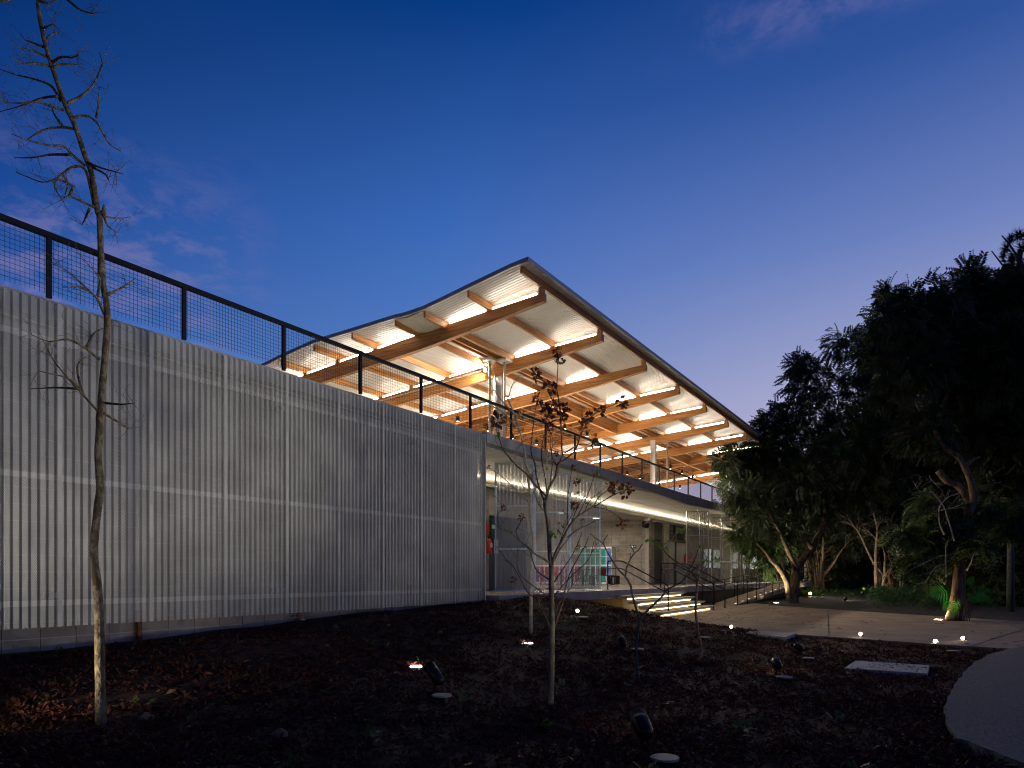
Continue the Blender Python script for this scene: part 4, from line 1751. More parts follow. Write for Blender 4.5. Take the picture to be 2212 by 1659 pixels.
# black projector with white bracket on the corner, and an emergency light
p = at(1891, 1537, 32.0)
t = thing('wall_projector', 'black box projector on a white bracket high on the block wall corner', 'projector', p)
m = MB()
m.lathe([(0.10, -0.16), (0.15, -0.12), (0.17, 0.02), (0.15, 0.14), (0.12, 0.17)], 8, p, (0.3, -0.4, -0.1))
part('body', m, M_blackd, t, True)
m = MB()
m.box(p.x - 0.05, p.x + 0.30, p.y - 0.04, p.y + 0.04, p.z + 0.17, p.z + 0.21)
m.box(p.x + 0.10, p.x + 0.30, p.y - 0.12, p.y + 0.12, p.z + 0.21, p.z + 0.33)
part('bracket', m, M_white, t)
p = atD(1915, 1526, FD - 0.05)
t = thing('emergency_light', 'white twin head emergency light above the dark door', 'emergency light', p)
m = MB()
m.box(p.x - 0.05, p.x + 0.25, p.y - 0.04, p.y + 0.045, p.z - 0.05, p.z + 0.12)
part('body', m, M_white, t)
for dx in (-0.02, 0.22):
    m = MB()
    m.lathe([(0.045, 0), (0.06, 0.09)], 10, (p.x + dx, p.y - 0.04, p.z + 0.04), (0.2, -0.8, -0.5))
    part('lamp_head', m, M_white, t, True)
# white ornamental seat frame by the ramp end
p = atz(2184, 1708, FLOOR + 0.01)
t = thing('folding_chair', 'white folding chair on the platform behind the ramp rails', 'chair', (p.x, p.y, FLOOR))
for k_ in range(4):
    m = MB()
    sx = (-0.24, -0.1, 0.1, 0.24)[k_]
    m.bar((p.x + sx, p.y, FLOOR), (p.x - sx * 0.5, p.y + 0.1, FLOOR + 0.85), 0.05, 0.03)
    part('leg', m, M_white, t)
m = MB()
m.box(p.x - 0.24, p.x + 0.24, p.y - 0.15, p.y + 0.25, FLOOR + 0.43, FLOOR + 0.47)
part('seat', m, M_white, t)

# ================================================================== SMALL THINGS ALONG THE WALL
p = atD(886, 1818, 9.06)
gz = ground_z(p.x, 9.0)
t = thing('drain_pipe', 'pinkish brown drain pipe stub rising from the soil at the wall base', 'pipe', (p.x, 9.07, gz))
m = MB()
m.tube([(p.x, 9.07, gz - 0.1), (p.x, 9.07, 0.9)], 0.055, 14)
part('pipe', m, M_pipebr, t, True)
m = MB()
m.tube([(p.x, 9.07, 0.52), (p.x, 9.07, 0.535)], 0.058, 14)
part('pipe_clip', m, M_galv, t)
p2 = atD(862, 1806, 9.1)
t = thing('garden_tap', 'small chrome garden tap with green hose end at the wall base', 'tap', (p2.x, 9.1, p2.z))
m = MB()
m.tube([(p2.x, 9.19, p2.z), (p2.x, 9.08, p2.z), (p2.x - 0.01, 9.05, p2.z - 0.03)], 0.013, 8)
m.tube([(p2.x - 0.045, 9.09, p2.z + 0.03), (p2.x + 0.06, 9.09, p2.z + 0.035)], 0.009, 6)
part('spout', m, M_chrome, t, True)
m = MB()
m.tube([(p2.x - 0.01, 9.05, p2.z - 0.03), (p2.x - 0.012, 9.045, p2.z - 0.14), (p2.x, 9.05, ground_z(p2.x, 9.05) - 0.02)], 0.014, 6)
part('hose', m, M_hedge, t, True)
p3 = atD(408, 1840, 9.12)
m = MB()
m.box(p3.x - 0.03, p3.x + 0.03, 9.10, 9.16, ground_z(p3.x, 9.1) - 0.05, 0.80)
single('steel_post', m, M_rust, 'short rusty steel post against the block wall near the bare tree', 'post')

# concrete lids in the garden
def lid(label, corners, top, h):
    pts = [atz(x, y, top) for x, y in corners]
    m = MB()
    m.add([tuple(p_) for p_ in pts] + [(p_.x, p_.y, top - h) for p_ in pts], [(3, 2, 1, 0), (0, 1, 5, 4), (1, 2, 6, 5), (2, 3, 7, 6), (3, 0, 4, 7)])
    return single('concrete_slab', m, M_slab, label, 'slab', 'pale rectangular concrete slabs in the planting')


lid('pale rectangular concrete slab lying in the dark planting at the right', [(2507, 1935), (2724, 1949), (2716, 1973), (2474, 1957)], -0.012, 0.12)
lid('pale concrete slab against the near edge of the pavement', [(2190, 1846), (2332, 1854), (2302, 1866), (2158, 1853)], 0.03, 0.10)

# round junction box covers
for (x, y, r), lb in zip([(1868, 1911, 0.10), (1294, 2053, 0.10), (2298, 1996, 0.10), (1948, 2243, 0.10), (2369, 1938, 0.09), (1710, 1815, 0.09), (2065, 1875, 0.09), (2790, 1916, 0.09)],
                         ['round box with a pale lid beside the dark forked sapling', 'round box with a dim lid below the black floodlight left of the dry tree',
                          'round box with a pale lid under the black floodlight right of the leafy sapling', 'round box with a pale lid at the bottom edge of the picture',
                          'round low box lid left of the pale rectangular slab', 'round low box lid on the mound near the steps', 'round low box lid right of the leafy sapling trunk', 'round low box lid under the two lit floodlights at the right']):
    p = onground(x, y)
    t = thing('junction_box', lb, 'junction box', p, 'round junction boxes in the planting')
    m = MB()
    m.lathe([(r * 0.9, -0.08), (r * 0.9, 0.045)], 18, p)
    part('body', m, M_blackd, t)
    m = MB()
    m.lathe([(r, 0.046), (r, 0.058), (r * 0.96, 0.062)], 18, p)
    part('lid', m, pmat('pale_plastic', (0.26, 0.22, 0.175), rough=0.7) if 'pale_plastic' not in MATS else MATS['pale_plastic'], t)


# ------------------------------------------------------------------ garden lamps
def floodlight(label, x, y, aim, lit, power=0, spot=70, size=1.0, color=(1.0, 0.82, 0.58), up=0.16, blend=1.0, lens=None, hood=False):
    """a black spike floodlight; (x, y) is its head in the photograph"""
    p = onground(x, y + 16 * size)
    head = p + Vector((0, 0, up * size))
    dr_ = (Vector(aim) - head).normalized()
    t = thing('garden_floodlight', label, 'floodlight', p, 'black spike floodlights in the planting')
    m = MB()
    r = 0.062 * size
    m.lathe([(r * 0.55, -0.15 * size), (r * 0.9, -0.12 * size), (r, 0.0), (r * 1.02, 0.035 * size)], 14, head, dr_)
    if hood:
        hp = [head + dr_ * 0.03 * size, head + dr_ * 0.10 * size]
        m.tube(hp, r * 1.03, 14, False)
    part('housing', m, M_blackd, t, True)
    m = MB()
    m.lathe([(r * 0.86, 0.036 * size), (r * 0.86, 0.041 * size)], 14, head, dr_)
    part('lens', m, (lens or M_lens) if lit else M_lensoff, t)
    m = MB()
    m.tube([p + Vector((0, 0, -0.06)), head - dr_ * 0.06 * size], 0.012 * size, 6)
    part('spike', m, M_blackd, t)
    if power:
        lamp(t, 'SPOT', head + dr_ * 0.06 * size, power, color, aim, 0.035, spot, blend)
    return t


def uplight(label, p, r, power, color=(1.0, 0.72, 0.42), spot=75, aim=(0, 0, 1), lens=None):
    t = thing('ground_uplight', label, 'uplight', p, 'round recessed uplights')
    p = Vector(p)
    m = MB()
    m.lathe([(r * 1.15, -0.10), (r * 1.15, 0.012), (r * 0.95, 0.018)], 18, p)
    part('rim', m, M_galv, t)
    m = MB()
    m.lathe([(r * 0.9, 0.0185), (r * 0.9, 0.022)], 18, p)
    part('lens', m, lens or M_lensw, t)
    if power:
        lamp(t, 'SPOT', p + Vector((0, 0, 0.05)), power, color, p + Vector(aim), 0.05, spot, 0.8)
    return t


ZMID = depth(onground(1613, 2072))
# black backs: aimed at the facade and trees
floodlight('black unlit-backed floodlight in front of the screen, left of the dry tree', 1271, 2000, (6.0, 8.85, 4.3), True, 130, 78, 1.0, (1.0, 0.95, 0.85), lens=M_lens, hood=True)
floodlight('black floodlight left of the dark forked sapling', 1820, 1890, (15.0, 8.85, 3.6), True, 220, 54, 1.0, (1.0, 0.94, 0.82), lens=M_lens, hood=True)
floodlight('large black floodlight near the bottom edge of the picture', 1878, 2170, (14.0, 8.85, 4.6), True, 200, 36, 1.15, (1.0, 0.95, 0.85), lens=M_lens, hood=True)
floodlight('black floodlight left of the pale rectangular slab', 2335, 1905, (17.5, 8.9, 3.4), True, 260, 40, 0.9, (1.0, 0.9, 0.72), lens=M_lens, hood=True)
floodlight('black floodlight below another, left of the pale rectangular slab', 2273, 1962, (18.0, 6.0, 2.6), True, 90, 50, 1.0, (1.0, 0.82, 0.55))
# lit lenses seen from the camera
floodlight('brightest lit floodlight at the near edge of the pavement', 2522, 1862, (9.0, 2.6, 2.2), True, 60, 60, 0.62)
floodlight('lit floodlight, left of the pair at the right end of the planting', 2741, 1885, (10.0, 1.6, 2.2), True, 40, 60, 0.6)
floodlight('lit floodlight, right of the pair at the right end of the planting', 2822, 1875, (10.0, 1.9, 2.2), True, 40, 60, 0.6)
floodlight('lit floodlight at the pavement edge beside the pale slab', 2143, 1840, tuple(at(1640, 1330, ZMID)), True, 520, 32, 0.6)
floodlight('lit floodlight on the mound right of the dry-leaved tree', 1692, 1794, tuple(at(1600, 1330, ZMID)), True, 420, 36, 0.6)
uplight('lit recessed uplight among red leaves left of the dry tree', onground(1217, 1957), 0.085, 16)
uplight('lit recessed uplight just left of the pale thin tree trunk', onground(1546, 1888), 0.085, 16, aim=(0.25, 0.0, 1))
# warm floodlight just outside the left edge, lighting the bare trunk and the screen
lp = at(-70, 2150, 5.6)
floodlight('warm floodlight in the planting left of the bare tree', -70, 2150, (3.3, 6.1, 1.0), True, 120, 105, 1.0, (1.0, 0.82, 0.60), up=0.2)

# unseen lamps added behind the camera to light the long screen evenly
def added_flood(label, loc, aim, power, spot):
    p = Vector(loc)
    t = thing('garden_floodlight', label, 'floodlight', (p.x, p.y, -0.05), 'black spike floodlights in the planting')  # added fill lamp, built like the garden floodlights
    d_ = (Vector(aim) - p).normalized()
    m = MB()
    m.lathe([(0.04, -0.15), (0.06, -0.1), (0.065, 0.0), (0.066, 0.03)], 12, p, d_)
    part('housing', m, M_blackd, t, True)
    m = MB()
    m.lathe([(0.055, 0.031), (0.055, 0.036)], 12, p, d_)
    part('lens', m, M_lens, t)
    m = MB()
    m.tube([(p.x, p.y, -0.1), p - d_ * 0.06], 0.012, 6)
    part('spike', m, M_blackd, t)
    lamp(t, 'SPOT', p + d_ * 0.06, power, (1.0, 0.91, 0.76), aim, 0.12, spot, 1.0)


added_flood('added unseen floodlight behind the viewpoint, filling light on the near end of the screen', (2.6, -3.6, 0.35), (-0.6, 8.85, 4.2), 1150, 46)
added_flood('added unseen floodlight right of the viewpoint, filling light on the middle of the screen', (7.6, -5.4, 0.35), (4.6, 8.85, 4.6), 1900, 42)
added_flood('added unseen floodlight far right of the viewpoint, filling light on the far end of the screen', (12.5, -6.4, 0.35), (9.8, 8.85, 4.8), 2200, 38)


# ================================================================== TREES
def P(pts, Z0, Z1=None, wob=0.0):
    """photograph points of a limb -> a 3D path whose depth runs from Z0 to Z1"""
    n = len(pts)
    Z1 = Z0 if Z1 is None else Z1
    return [at(x, y, Z0 + (Z1 - Z0) * i / max(1, n - 1) + random.uniform(-wob, wob)) for i, (x, y) in enumerate(pts)]


def smooth_path(pts, k=3):
    """Catmull-Rom through the points"""
    if len(pts) < 3:
        return pts
    q = [pts[0] * 2 - pts[1]] + pts + [pts[-1] * 2 - pts[-2]]
    o = []
    for i in range(1, len(q) - 2):
        for j in range(k):
            t = j / k
            a, b, c, d_ = q[i - 1], q[i], q[i + 1], q[i + 2]
            o.append(0.5 * ((2 * b) + (c - a) * t + (2 * a - 5 * b + 4 * c - d_) * t * t + (3 * b - a - 3 * c + d_) * t ** 3))
    o.append(pts[-1])
    return o


def limb(mb, pts, r0, r1, n=6, k=3):
    q = smooth_path(pts, k)
    m_ = len(q)
    rad = [r0 + (r1 - r0) * (i / (m_ - 1)) for i in range(m_)]
    rad = [r * random.uniform(0.95, 1.06) for r in rad]
    mb.tube(q, rad, n)
    return q


def twigs(mb, path, count, length, r, lift=0.15, sub=2, spread=1.0, t0=0.25):
    for _ in range(count):
        i = int(len(path) * random.uniform(t0, 0.99))
        i = min(max(i, 1), len(path) - 1)
        p = path[i]
        d_ = (path[i] - path[i - 1])
        if d_.length < 1e-6:
            continue
        d_.normalize()
        a = Vector((random.gauss(0, 1), random.gauss(0, 1), random.gauss(0, 1)))
        a = (a - d_ * a.dot(d_))
        if a.length < 1e-3:
            continue
        a.normalize()
        v = (d_ * 0.6 + a * spread + Vector((0, 0, lift))).normalized()
        l = length * random.uniform(0.45, 1.1)
        pts = [p]
        for j in range(4):
            v = (v + Vector((random.gauss(0, 0.22), random.gauss(0, 0.22), random.gauss(0.02, 0.2)))).normalized()
            pts.append(pts[-1] + v * l / 4)
        rr_ = [r * (1 - 0.2 * j) for j in range(5)]
        mb.tube(pts, rr_, 4, False)
        if sub > 0:
            twigs(mb, pts, 2, l * 0.55, r * 0.65, lift, sub - 1, spread, 0.3)


# ---- tall bare tree at the left
b0 = onground(296, 2122)
Z0 = depth(b0)
t = thing('bare_tree', 'tall crooked leafless tree with mottled trunk in front of the screen at left', 'tree', b0)
m = MB()
trunk = [(296, 2135), (293, 1960), (289, 1763), (278, 1660), (275, 1600), (285, 1500), (293, 1424), (288, 1343), (292, 1250), (297, 1180), (300, 1130), (309, 1030), (315, 936), (309, 870), (298, 800), (292, 640), (287, 624), (270, 515), (249, 456), (219, 367), (190, 304), (160, 219), (135, 139), (118, 63), (110, 0), (100, -120), (92, -260)]
tp = P(trunk, Z0)
q = smooth_path(tp, 3)
rad = []
for i in range(len(q)):
    u = i / (len(q) - 1)
    r = 0.0215 * (1 - u) ** 0.7 + 0.0095
    if u < 0.10:
        r += 0.009 * (1 - u / 0.10)
    r *= 1 + 0.05 * math.sin(i * 2.1) + (0.16 if i % 17 == 8 else 0)
    rad.append(r)
m.tube(q, rad, 12)
m.tube([at(303, 625, Z0), at(306, 600, Z0 - 0.02)], [0.02, 0.008], 6)
part('trunk', m, M_bark_left, t, True)
zz2 = lambda L_: [(x / 2.37, y / 2.37) for x, y in L_]
brs = [[(660, 1440), (560, 1395), (480, 1365), (420, 1390)], [(650, 1420), (615, 1250), (580, 1165), (500, 1160), (430, 1210), (380, 1245), (300, 1265), (220, 1240), (110, 1195)],
       [(590, 1150), (500, 1070), (440, 1015), (340, 1010), (200, 975), (80, 930)], [(490, 1075), (350, 1075), (220, 1095), (100, 1095)], [(510, 895), (440, 885), (330, 895), (240, 935), (180, 975)],
       [(440, 765), (350, 735), (260, 705), (170, 715), (60, 715), (0, 690)], [(400, 670), (330, 675), (250, 695), (130, 740), (0, 775)], [(420, 700), (370, 610), (300, 570), (200, 540), (110, 520), (0, 480)],
       [(345, 460), (250, 440), (160, 440), (70, 395)], [(320, 390), (230, 350), (140, 335)], [(300, 325), (170, 275)],
       [(470, 715), (560, 670), (640, 600), (690, 500), (710, 440), (690, 365)], [(510, 820), (560, 805), (620, 810), (680, 860), (710, 920), (760, 1000), (840, 1050)], [(670, 815), (680, 750), (690, 620)],
       [(610, 1130), (700, 1165), (860, 1210)], [(640, 1160), (730, 1210), (760, 1260)], [(360, 435), (430, 395), (500, 400), (550, 380)], [(370, 470), (440, 445), (540, 450)],
       [(715, 1480), (760, 1510), (845, 1515)], [(720, 1490), (750, 1570), (815, 1615)], [(315, 290), (340, 250), (385, 220)], [(300, 200), (370, 165)], [(480, 1365), (500, 1290), (400, 1250), (380, 1300), (440, 1400)],
       [(270, 5), (330, 20), (400, 0)], [(470, 0), (560, 70), (665, 100)], [(0, 10), (80, 0)], [(430, 1210), (470, 1280), (450, 1360)], [(440, 885), (380, 800), (350, 720)], [(620, 1450), (590, 1520), (570, 1560)]]
brs = [zz2(b) for b in brs]
z1 = lambda L_: [(x / 1.509, y / 1.509) for x, y in L_]
brs += [z1(b) for b in [[(460, 1390), (430, 1320), (400, 1290), (300, 1200), (240, 1170)], [(400, 1290), (350, 1270), (280, 1270)], [(470, 1305), (540, 1270), (600, 1230)], [(440, 1590), (380, 1540), (300, 1500), (220, 1510), (140, 1480)],
                        [(380, 1540), (420, 1470), (500, 1440)], [(430, 1320), (440, 1230), (400, 1180)]]]
z2 = lambda L_: [(x / 1.3275, 1000 + y / 1.3275) for x, y in L_]
brs += [z2(b) for b in [[(385, 275), (330, 215), (220, 90), (170, 0)], [(310, 185), (220, 180), (120, 185)], [(410, 240), (470, 245), (520, 240)], [(330, 215), (280, 150), (150, 115)], [(405, 280), (470, 320), (510, 335)], [(320, 200), (300, 100), (330, 60)]]]
m = MB()
for b in brs:
    ln = len(b) * 0.12
    q = limb(m, P(b, Z0, Z0 + random.uniform(-0.5, 0.5), 0.02), 0.0115, 0.003, 5)
    twigs(m, q, 4 + len(b), 0.19, 0.0021, 0.10, 1, 0.85)
part('branches', m, M_bark_left, t, True)

# ---- leaf shapes
def leaf_verts(p, d_, nrm, l, w, cup=0.2):
    sd = d_.cross(nrm)
    if sd.length < 1e-5:
        sd = d_.orthogonal()
    sd.normalize()
    up_ = sd.cross(d_).normalized()
    return [p, p + d_ * l * 0.45 + sd * w + up_ * w * cup, p + d_ * l, p + d_ * l * 0.45 - sd * w + up_ * w * cup, p + d_ * l * 0.5 - up_ * w * cup * 0.5]


def add_leaf(mb, p, d_, nrm, l, w, cup=0.3):
    v = leaf_verts(p, d_, nrm, l, w, cup)
    mb.add(v, [(0, 1, 4), (1, 2, 4), (2, 3, 4), (3, 0, 4)])


def rvec():
    v = Vector((random.gauss(0, 1), random.gauss(0, 1), random.gauss(0, 1)))
    return v.normalized()


# ---- the dry-leaved tree in the middle
b0 = onground(1613, 2072)
ZM = depth(b0)
PXM = ZM / (F * 1.35624)      # metres per photograph pixel at that depth
t = thing('dry_leaved_tree', 'many stemmed young tree with dry brown flower heads in front of the building', 'tree', b0)
m = MB()
trunk = [(1612, 2085), (1615, 1980), (1617, 1850), (1616, 1756), (1615, 1659)]
q = limb(m, P(trunk, ZM), 0.032, 0.026, 12)
q = limb(m, P([(1615, 1662), (1611, 1630), (1607, 1540), (1600, 1503), (1596, 1474), (1603, 1452), (1609, 1427), (1628, 1395), (1636, 1370), (1650, 1333), (1690, 1305)], ZM, ZM + 0.1), 0.024, 0.006, 8)
part('trunk', m, M_bark_mid, t, True)
mid_br = [([(1618, 1655), (1625, 1626), (1639, 1597), (1661, 1554), (1672, 1536), (1686, 1518), (1712, 1500), (1740, 1481), (1751, 1460), (1777, 1438), (1790, 1433)], 0.022, 'g'),
          ([(1740, 1485), (1790, 1454), (1815, 1442), (1830, 1437)], 0.009, 'd'), ([(1663, 1539), (1662, 1481), (1665, 1449), (1672, 1395), (1679, 1366)], 0.009, 'r'),
          ([(1597, 1474), (1585, 1445), (1571, 1395), (1567, 1358), (1556, 1326), (1558, 1286), (1563, 1241), (1566, 1220), (1572, 1181), (1578, 1169)], 0.013, 'd'),
          ([(1649, 1335), (1646, 1313), (1644, 1259), (1640, 1193), (1632, 1145), (1632, 1120), (1635, 1066), (1638, 1045), (1638, 1020)], 0.012, 'd'),
          ([(1632, 1145), (1605, 1125), (1580, 1108), (1568, 1098)], 0.006, 'd'),
          ([(1603, 1456), (1567, 1420), (1545, 1391), (1516, 1367), (1495, 1344), (1473, 1315), (1462, 1282), (1455, 1264), (1457, 1240)], 0.014, 'r'),
          ([(1628, 1395), (1635, 1359), (1656, 1346), (1680, 1325), (1692, 1304), (1701, 1274), (1719, 1241), (1737, 1217), (1761, 1202), (1801, 1184), (1819, 1178)], 0.014, 'r'),
          ([(1689, 1301), (1715, 1303), (1734, 1297), (1745, 1298)], 0.006, 'd'), ([(1701, 1274), (1705, 1245), (1715, 1228)], 0.007, 'd'),
          ([(1610, 1648), (1567, 1622), (1549, 1604), (1524, 1586), (1491, 1557), (1462, 1548), (1449, 1532)], 0.015, 'g'), ([(1462, 1546), (1458, 1510), (1475, 1489)], 0.007, 'd'),
          ([(1524, 1586), (1511, 1557), (1524, 1532), (1527, 1518)], 0.008, 'd'), ([(1612, 1700), (1574, 1673), (1560, 1640), (1552, 1615), (1540, 1600)], 0.012, 'd'),
          ([(1606, 1748), (1578, 1727), (1538, 1698), (1520, 1677), (1514, 1648), (1518, 1597)], 0.010, 'r'), ([(1610, 1772), (1552, 1742), (1524, 1695), (1505, 1662), (1484, 1640), (1458, 1604)], 0.011, 'd'),
          ([(1622, 1748), (1657, 1706), (1694, 1669), (1726, 1637), (1740, 1586)], 0.010, 'r'), ([(1624, 1788), (1650, 1745), (1668, 1684), (1694, 1633), (1715, 1597), (1724, 1572)], 0.010, 'd'),
          ([(1740, 1487), (1770, 1490), (1784, 1496), (1806, 1509), (1820, 1519)], 0.006, 'd'), ([(1661, 1554), (1697, 1503), (1725, 1440), (1740, 1395), (1744, 1387)], 0.008, 'r'),
          ([(1661, 1575), (1694, 1550), (1726, 1536), (1753, 1518)], 0.007, 'd'), ([(1600, 1503), (1578, 1478), (1565, 1440)], 0.007, 'd'), ([(1603, 1452), (1597, 1400), (1586, 1340), (1590, 1290), (1604, 1250), (1606, 1215)], 0.010, 'r'),
          ([(1609, 1427), (1618, 1360), (1612, 1300), (1620, 1250)], 0.008, 'r'), ([(1636, 1370), (1620, 1345), (1616, 1315), (1630, 1290)], 0.008, 'd'), ([(1672, 1536), (1690, 1490), (1715, 1450)], 0.007, 'd'),
          ([(1639, 1597), (1650, 1560), (1680, 1500)], 0.008, 'r'), ([(1712, 1500), (1730, 1465), (1760, 1440)], 0.006, 'r'), ([(1618, 1655), (1640, 1610), (1680, 1560)], 0.012, 'd'), ([(1614, 1720), (1640, 1680), (1680, 1620), (1705, 1560)], 0.010, 'd'),
          ([(1618, 1850), (1595, 1800), (1578, 1760), (1585, 1700)], 0.009, 'g'), ([(1622, 1850), (1640, 1790), (1665, 1730), (1700, 1690)], 0.009, 'r'), ([(1566, 1419), (1556, 1400), (1530, 1340)], 0.007, 'd')]
grp = {'g': MB(), 'd': MB(), 'r': MB()}
ends = []
for b, r, k_ in mid_br:
    dz = random.uniform(-0.35, 0.35)
    q = limb(grp[k_], P(b, ZM, ZM + dz, 0.012), r * 0.72, 0.0028, 6)
    ends.append(q)
    twigs(grp[k_], q, 3, 0.18, 0.0026, 0.25, 1, 0.7)
part('branches', grp['g'], M_bark_mid, t, True)
part('dark_branches', grp['d'], M_bark_dark, t, True)
part('reddish_branches', grp['r'], M_bark_red, t, True)
clusters = [(1458, 1232, 23), (1568, 1098, 18), (1615, 1135, 20), (1638, 1030, 17), (1640, 1052, 14), (1575, 1168, 17), (1602, 1205, 18), (1608, 1232, 17), (1642, 1200, 20), (1660, 1206, 14), (1722, 1225, 18), (1712, 1240, 15), (1760, 1203, 16), (1820, 1178, 17),
            (1745, 1298, 13), (1803, 1428, 18), (1787, 1425, 14), (1836, 1437, 20), (1826, 1531, 17), (1688, 1412, 11), (1682, 1482, 13), (1630, 1330, 9), (1612, 1255, 14), (1678, 1372, 9), (1475, 1487, 8), (1528, 1515, 9), (1505, 1700, 10), (1620, 1180, 12), (1598, 1190, 12), (1650, 1225, 11)]
for x, y, r in clusters:
    c = at(x, y, ZM + random.uniform(-0.2, 0.2))
    R_ = r * PXM * 1.4
    m = MB()
    for _ in range(22):
        v = rvec()
        p = c + v * R_ * random.uniform(0.1, 0.55)
        d_ = (v + rvec() * 0.5 + Vector((0, 0, 0.1))).normalized()
        add_leaf(m, p, d_, rvec(), R_ * random.uniform(0.45, 0.7), R_ * random.uniform(0.17, 0.26), random.uniform(0.3, 1.0))
    part('dry_flower_head', m, M_dry, t)
m = MB()
for x, y, n_, r in [(1460, 1268, 4, 14), (1700, 1592, 3, 12), (1615, 1558, 4, 13), (1638, 1556, 3, 12), (1624, 1566, 3, 12), (1752, 1380, 4, 12), (1690, 1600, 3, 9), (1712, 1602, 2, 9), (1722, 1475, 4, 9), (1700, 1522, 3, 9), (1645, 1535, 4, 10), (1768, 1478, 3, 8), (1498, 1548, 2, 8), (1545, 1600, 3, 8), (1690, 1436, 3, 8), (1830, 1185, 3, 10), (1765, 1218, 2, 9)]:
    for _ in range(n_):
        c = at(x + random.uniform(-6, 6), y + random.uniform(-6, 6), ZM + random.uniform(-0.1, 0.1))
        add_leaf(m, c, (Vector((0, 0, -0.8)) + rvec() * 0.7).normalized(), rvec(), r * PXM * 1.2, r * PXM * 0.42)
part('green_leaves', m, M_leaff, t)
m = MB()
for x, y, n_, r in [(1618, 1345, 3, 10), (1600, 1368, 4, 10), (1565, 1375, 3, 8), (1595, 1372, 3, 8), (1530, 1505, 3, 8), (1655, 1215, 3, 9), (1610, 1290, 3, 9)]:
    for _ in range(n_):
        c = at(x + random.uniform(-8, 8), y + random.uniform(-8, 8), ZM + random.uniform(-0.1, 0.1))
        add_leaf(m, c, (Vector((0, 0, -0.8)) + rvec() * 0.7).normalized(), rvec(), r * PXM * 1.2, r * PXM * 0.42)
part('yellow_leaves', m, M_leafy, t)

# ---- thin pale tree just behind it
b0 = onground(1555, 1858)
ZT = depth(b0)
PXT = ZT / (F * 1.35624)
t = thing('thin_pale_tree', 'slender pale barked tree standing just left of the dry-leaved tree', 'tree', b0)
m = MB()
limb(m, P([(1555, 1868), (1556, 1780), (1555, 1720), (1557, 1650), (1563, 1590), (1560, 1560), (1553, 1500), (1555, 1455), (1546, 1400), (1540, 1340), (1530, 1290), (1520, 1255), (1505, 1210), (1490, 1175), (1487, 1163)], ZT), 0.030, 0.010, 10)
part('trunk', m, M_bark_pale, t, True)
m = MB()
for b, r in [([(1490, 1165), (1500, 1130), (1515, 1110)], 0.010), ([(1520, 1255), (1500, 1235), (1470, 1205), (1440, 1190), (1415, 1180)], 0.012), ([(1505, 1210), (1475, 1180), (1440, 1130), (1435, 1095)], 0.010), ([(1551, 1473), (1530, 1455), (1499, 1422), (1460, 1389), (1427, 1369), (1400, 1353)], 0.013),
             ([(1546, 1400), (1565, 1380), (1600, 1350), (1618, 1290)], 0.012), ([(1540, 1340), (1560, 1300), (1570, 1270)], 0.008), ([(1553, 1500), (1545, 1460), (1530, 1420), (1510, 1390)], 0.008), ([(1555, 1455), (1575, 1420), (1580, 1380)], 0.008), ([(1530, 1290), (1515, 1330), (1505, 1350)], 0.006)]:
    q = limb(m, P(b, ZT, ZT + random.uniform(-0.4, 0.4), 0.02), r, 0.004, 5)
    twigs(m, q, 7, 0.32, 0.0035, 0.2, 1, 0.8)
part('branches', m, M_bark_pale, t, True)
m = MB()
for x, y, n_ in [(1545, 1392, 5), (1558, 1395, 5), (1540, 1435, 8), (1548, 1445, 6), (1600, 1318, 6), (1606, 1340, 5), (1525, 1205, 5), (1500, 1240, 3), (1430, 1370, 2), (1512, 1215, 3)]:
    for _ in range(n_):
        c = at(x + random.uniform(-9, 9), y + random.uniform(-9, 9), ZT + random.uniform(-0.1, 0.1))
        add_leaf(m, c, (Vector((0, 0, -0.9)) + rvec() * 0.6).normalized(), rvec(), 13 * PXT, 4.5 * PXT, 0.6)
part('dry_leaves', m, M_drylt, t)

# ---- dark forked sapling
b0 = onground(1870, 2003)
ZA = depth(b0)
q7 = lambda L_: [(1700 + x / 5.027, 1500 + y / 5.027) for x, y in L_]
t = thing('forked_sapling', 'leafless dark sapling forked into a wide V in front of the steps', 'sapling', b0)
m = MB()
limb(m, P([(1871, 2010), (1868, 1960), (1864, 1920), (1866, 1870), (1874, 1816)], ZA), 0.021, 0.017, 8)
for b, r in [(q7([(875, 1590), (840, 1480), (760, 1200), (740, 1080), (660, 950), (560, 850), (480, 730), (400, 590), (330, 460), (230, 390), (140, 315)]), 0.016), (q7([(345, 465), (350, 410), (405, 340)]), 0.008),
             (q7([(665, 945), (680, 830), (740, 690), (800, 605), (860, 560), (915, 470)]), 0.011), (q7([(800, 605), (770, 550), (735, 480)]), 0.007), (q7([(735, 700), (735, 610)]), 0.005),
             (q7([(875, 1590), (980, 1460), (1200, 1250), (1270, 1150), (1440, 1060)]) + [(2001, 1701), (2022, 1677), (2050, 1651)], 0.015), (q7([(1250, 1180), (1235, 1050), (1250, 880)]), 0.007), ([(2001, 1700), (2035, 1640), (2045, 1610)], 0.006), ([(2022, 1677), (2060, 1650), (2075, 1630)], 0.005)]:
    q = limb(m, P(b, ZA, ZA + random.uniform(-0.25, 0.25), 0.008), r, 0.005, 7)
part('stem', m, M_bark_dark, t, True)
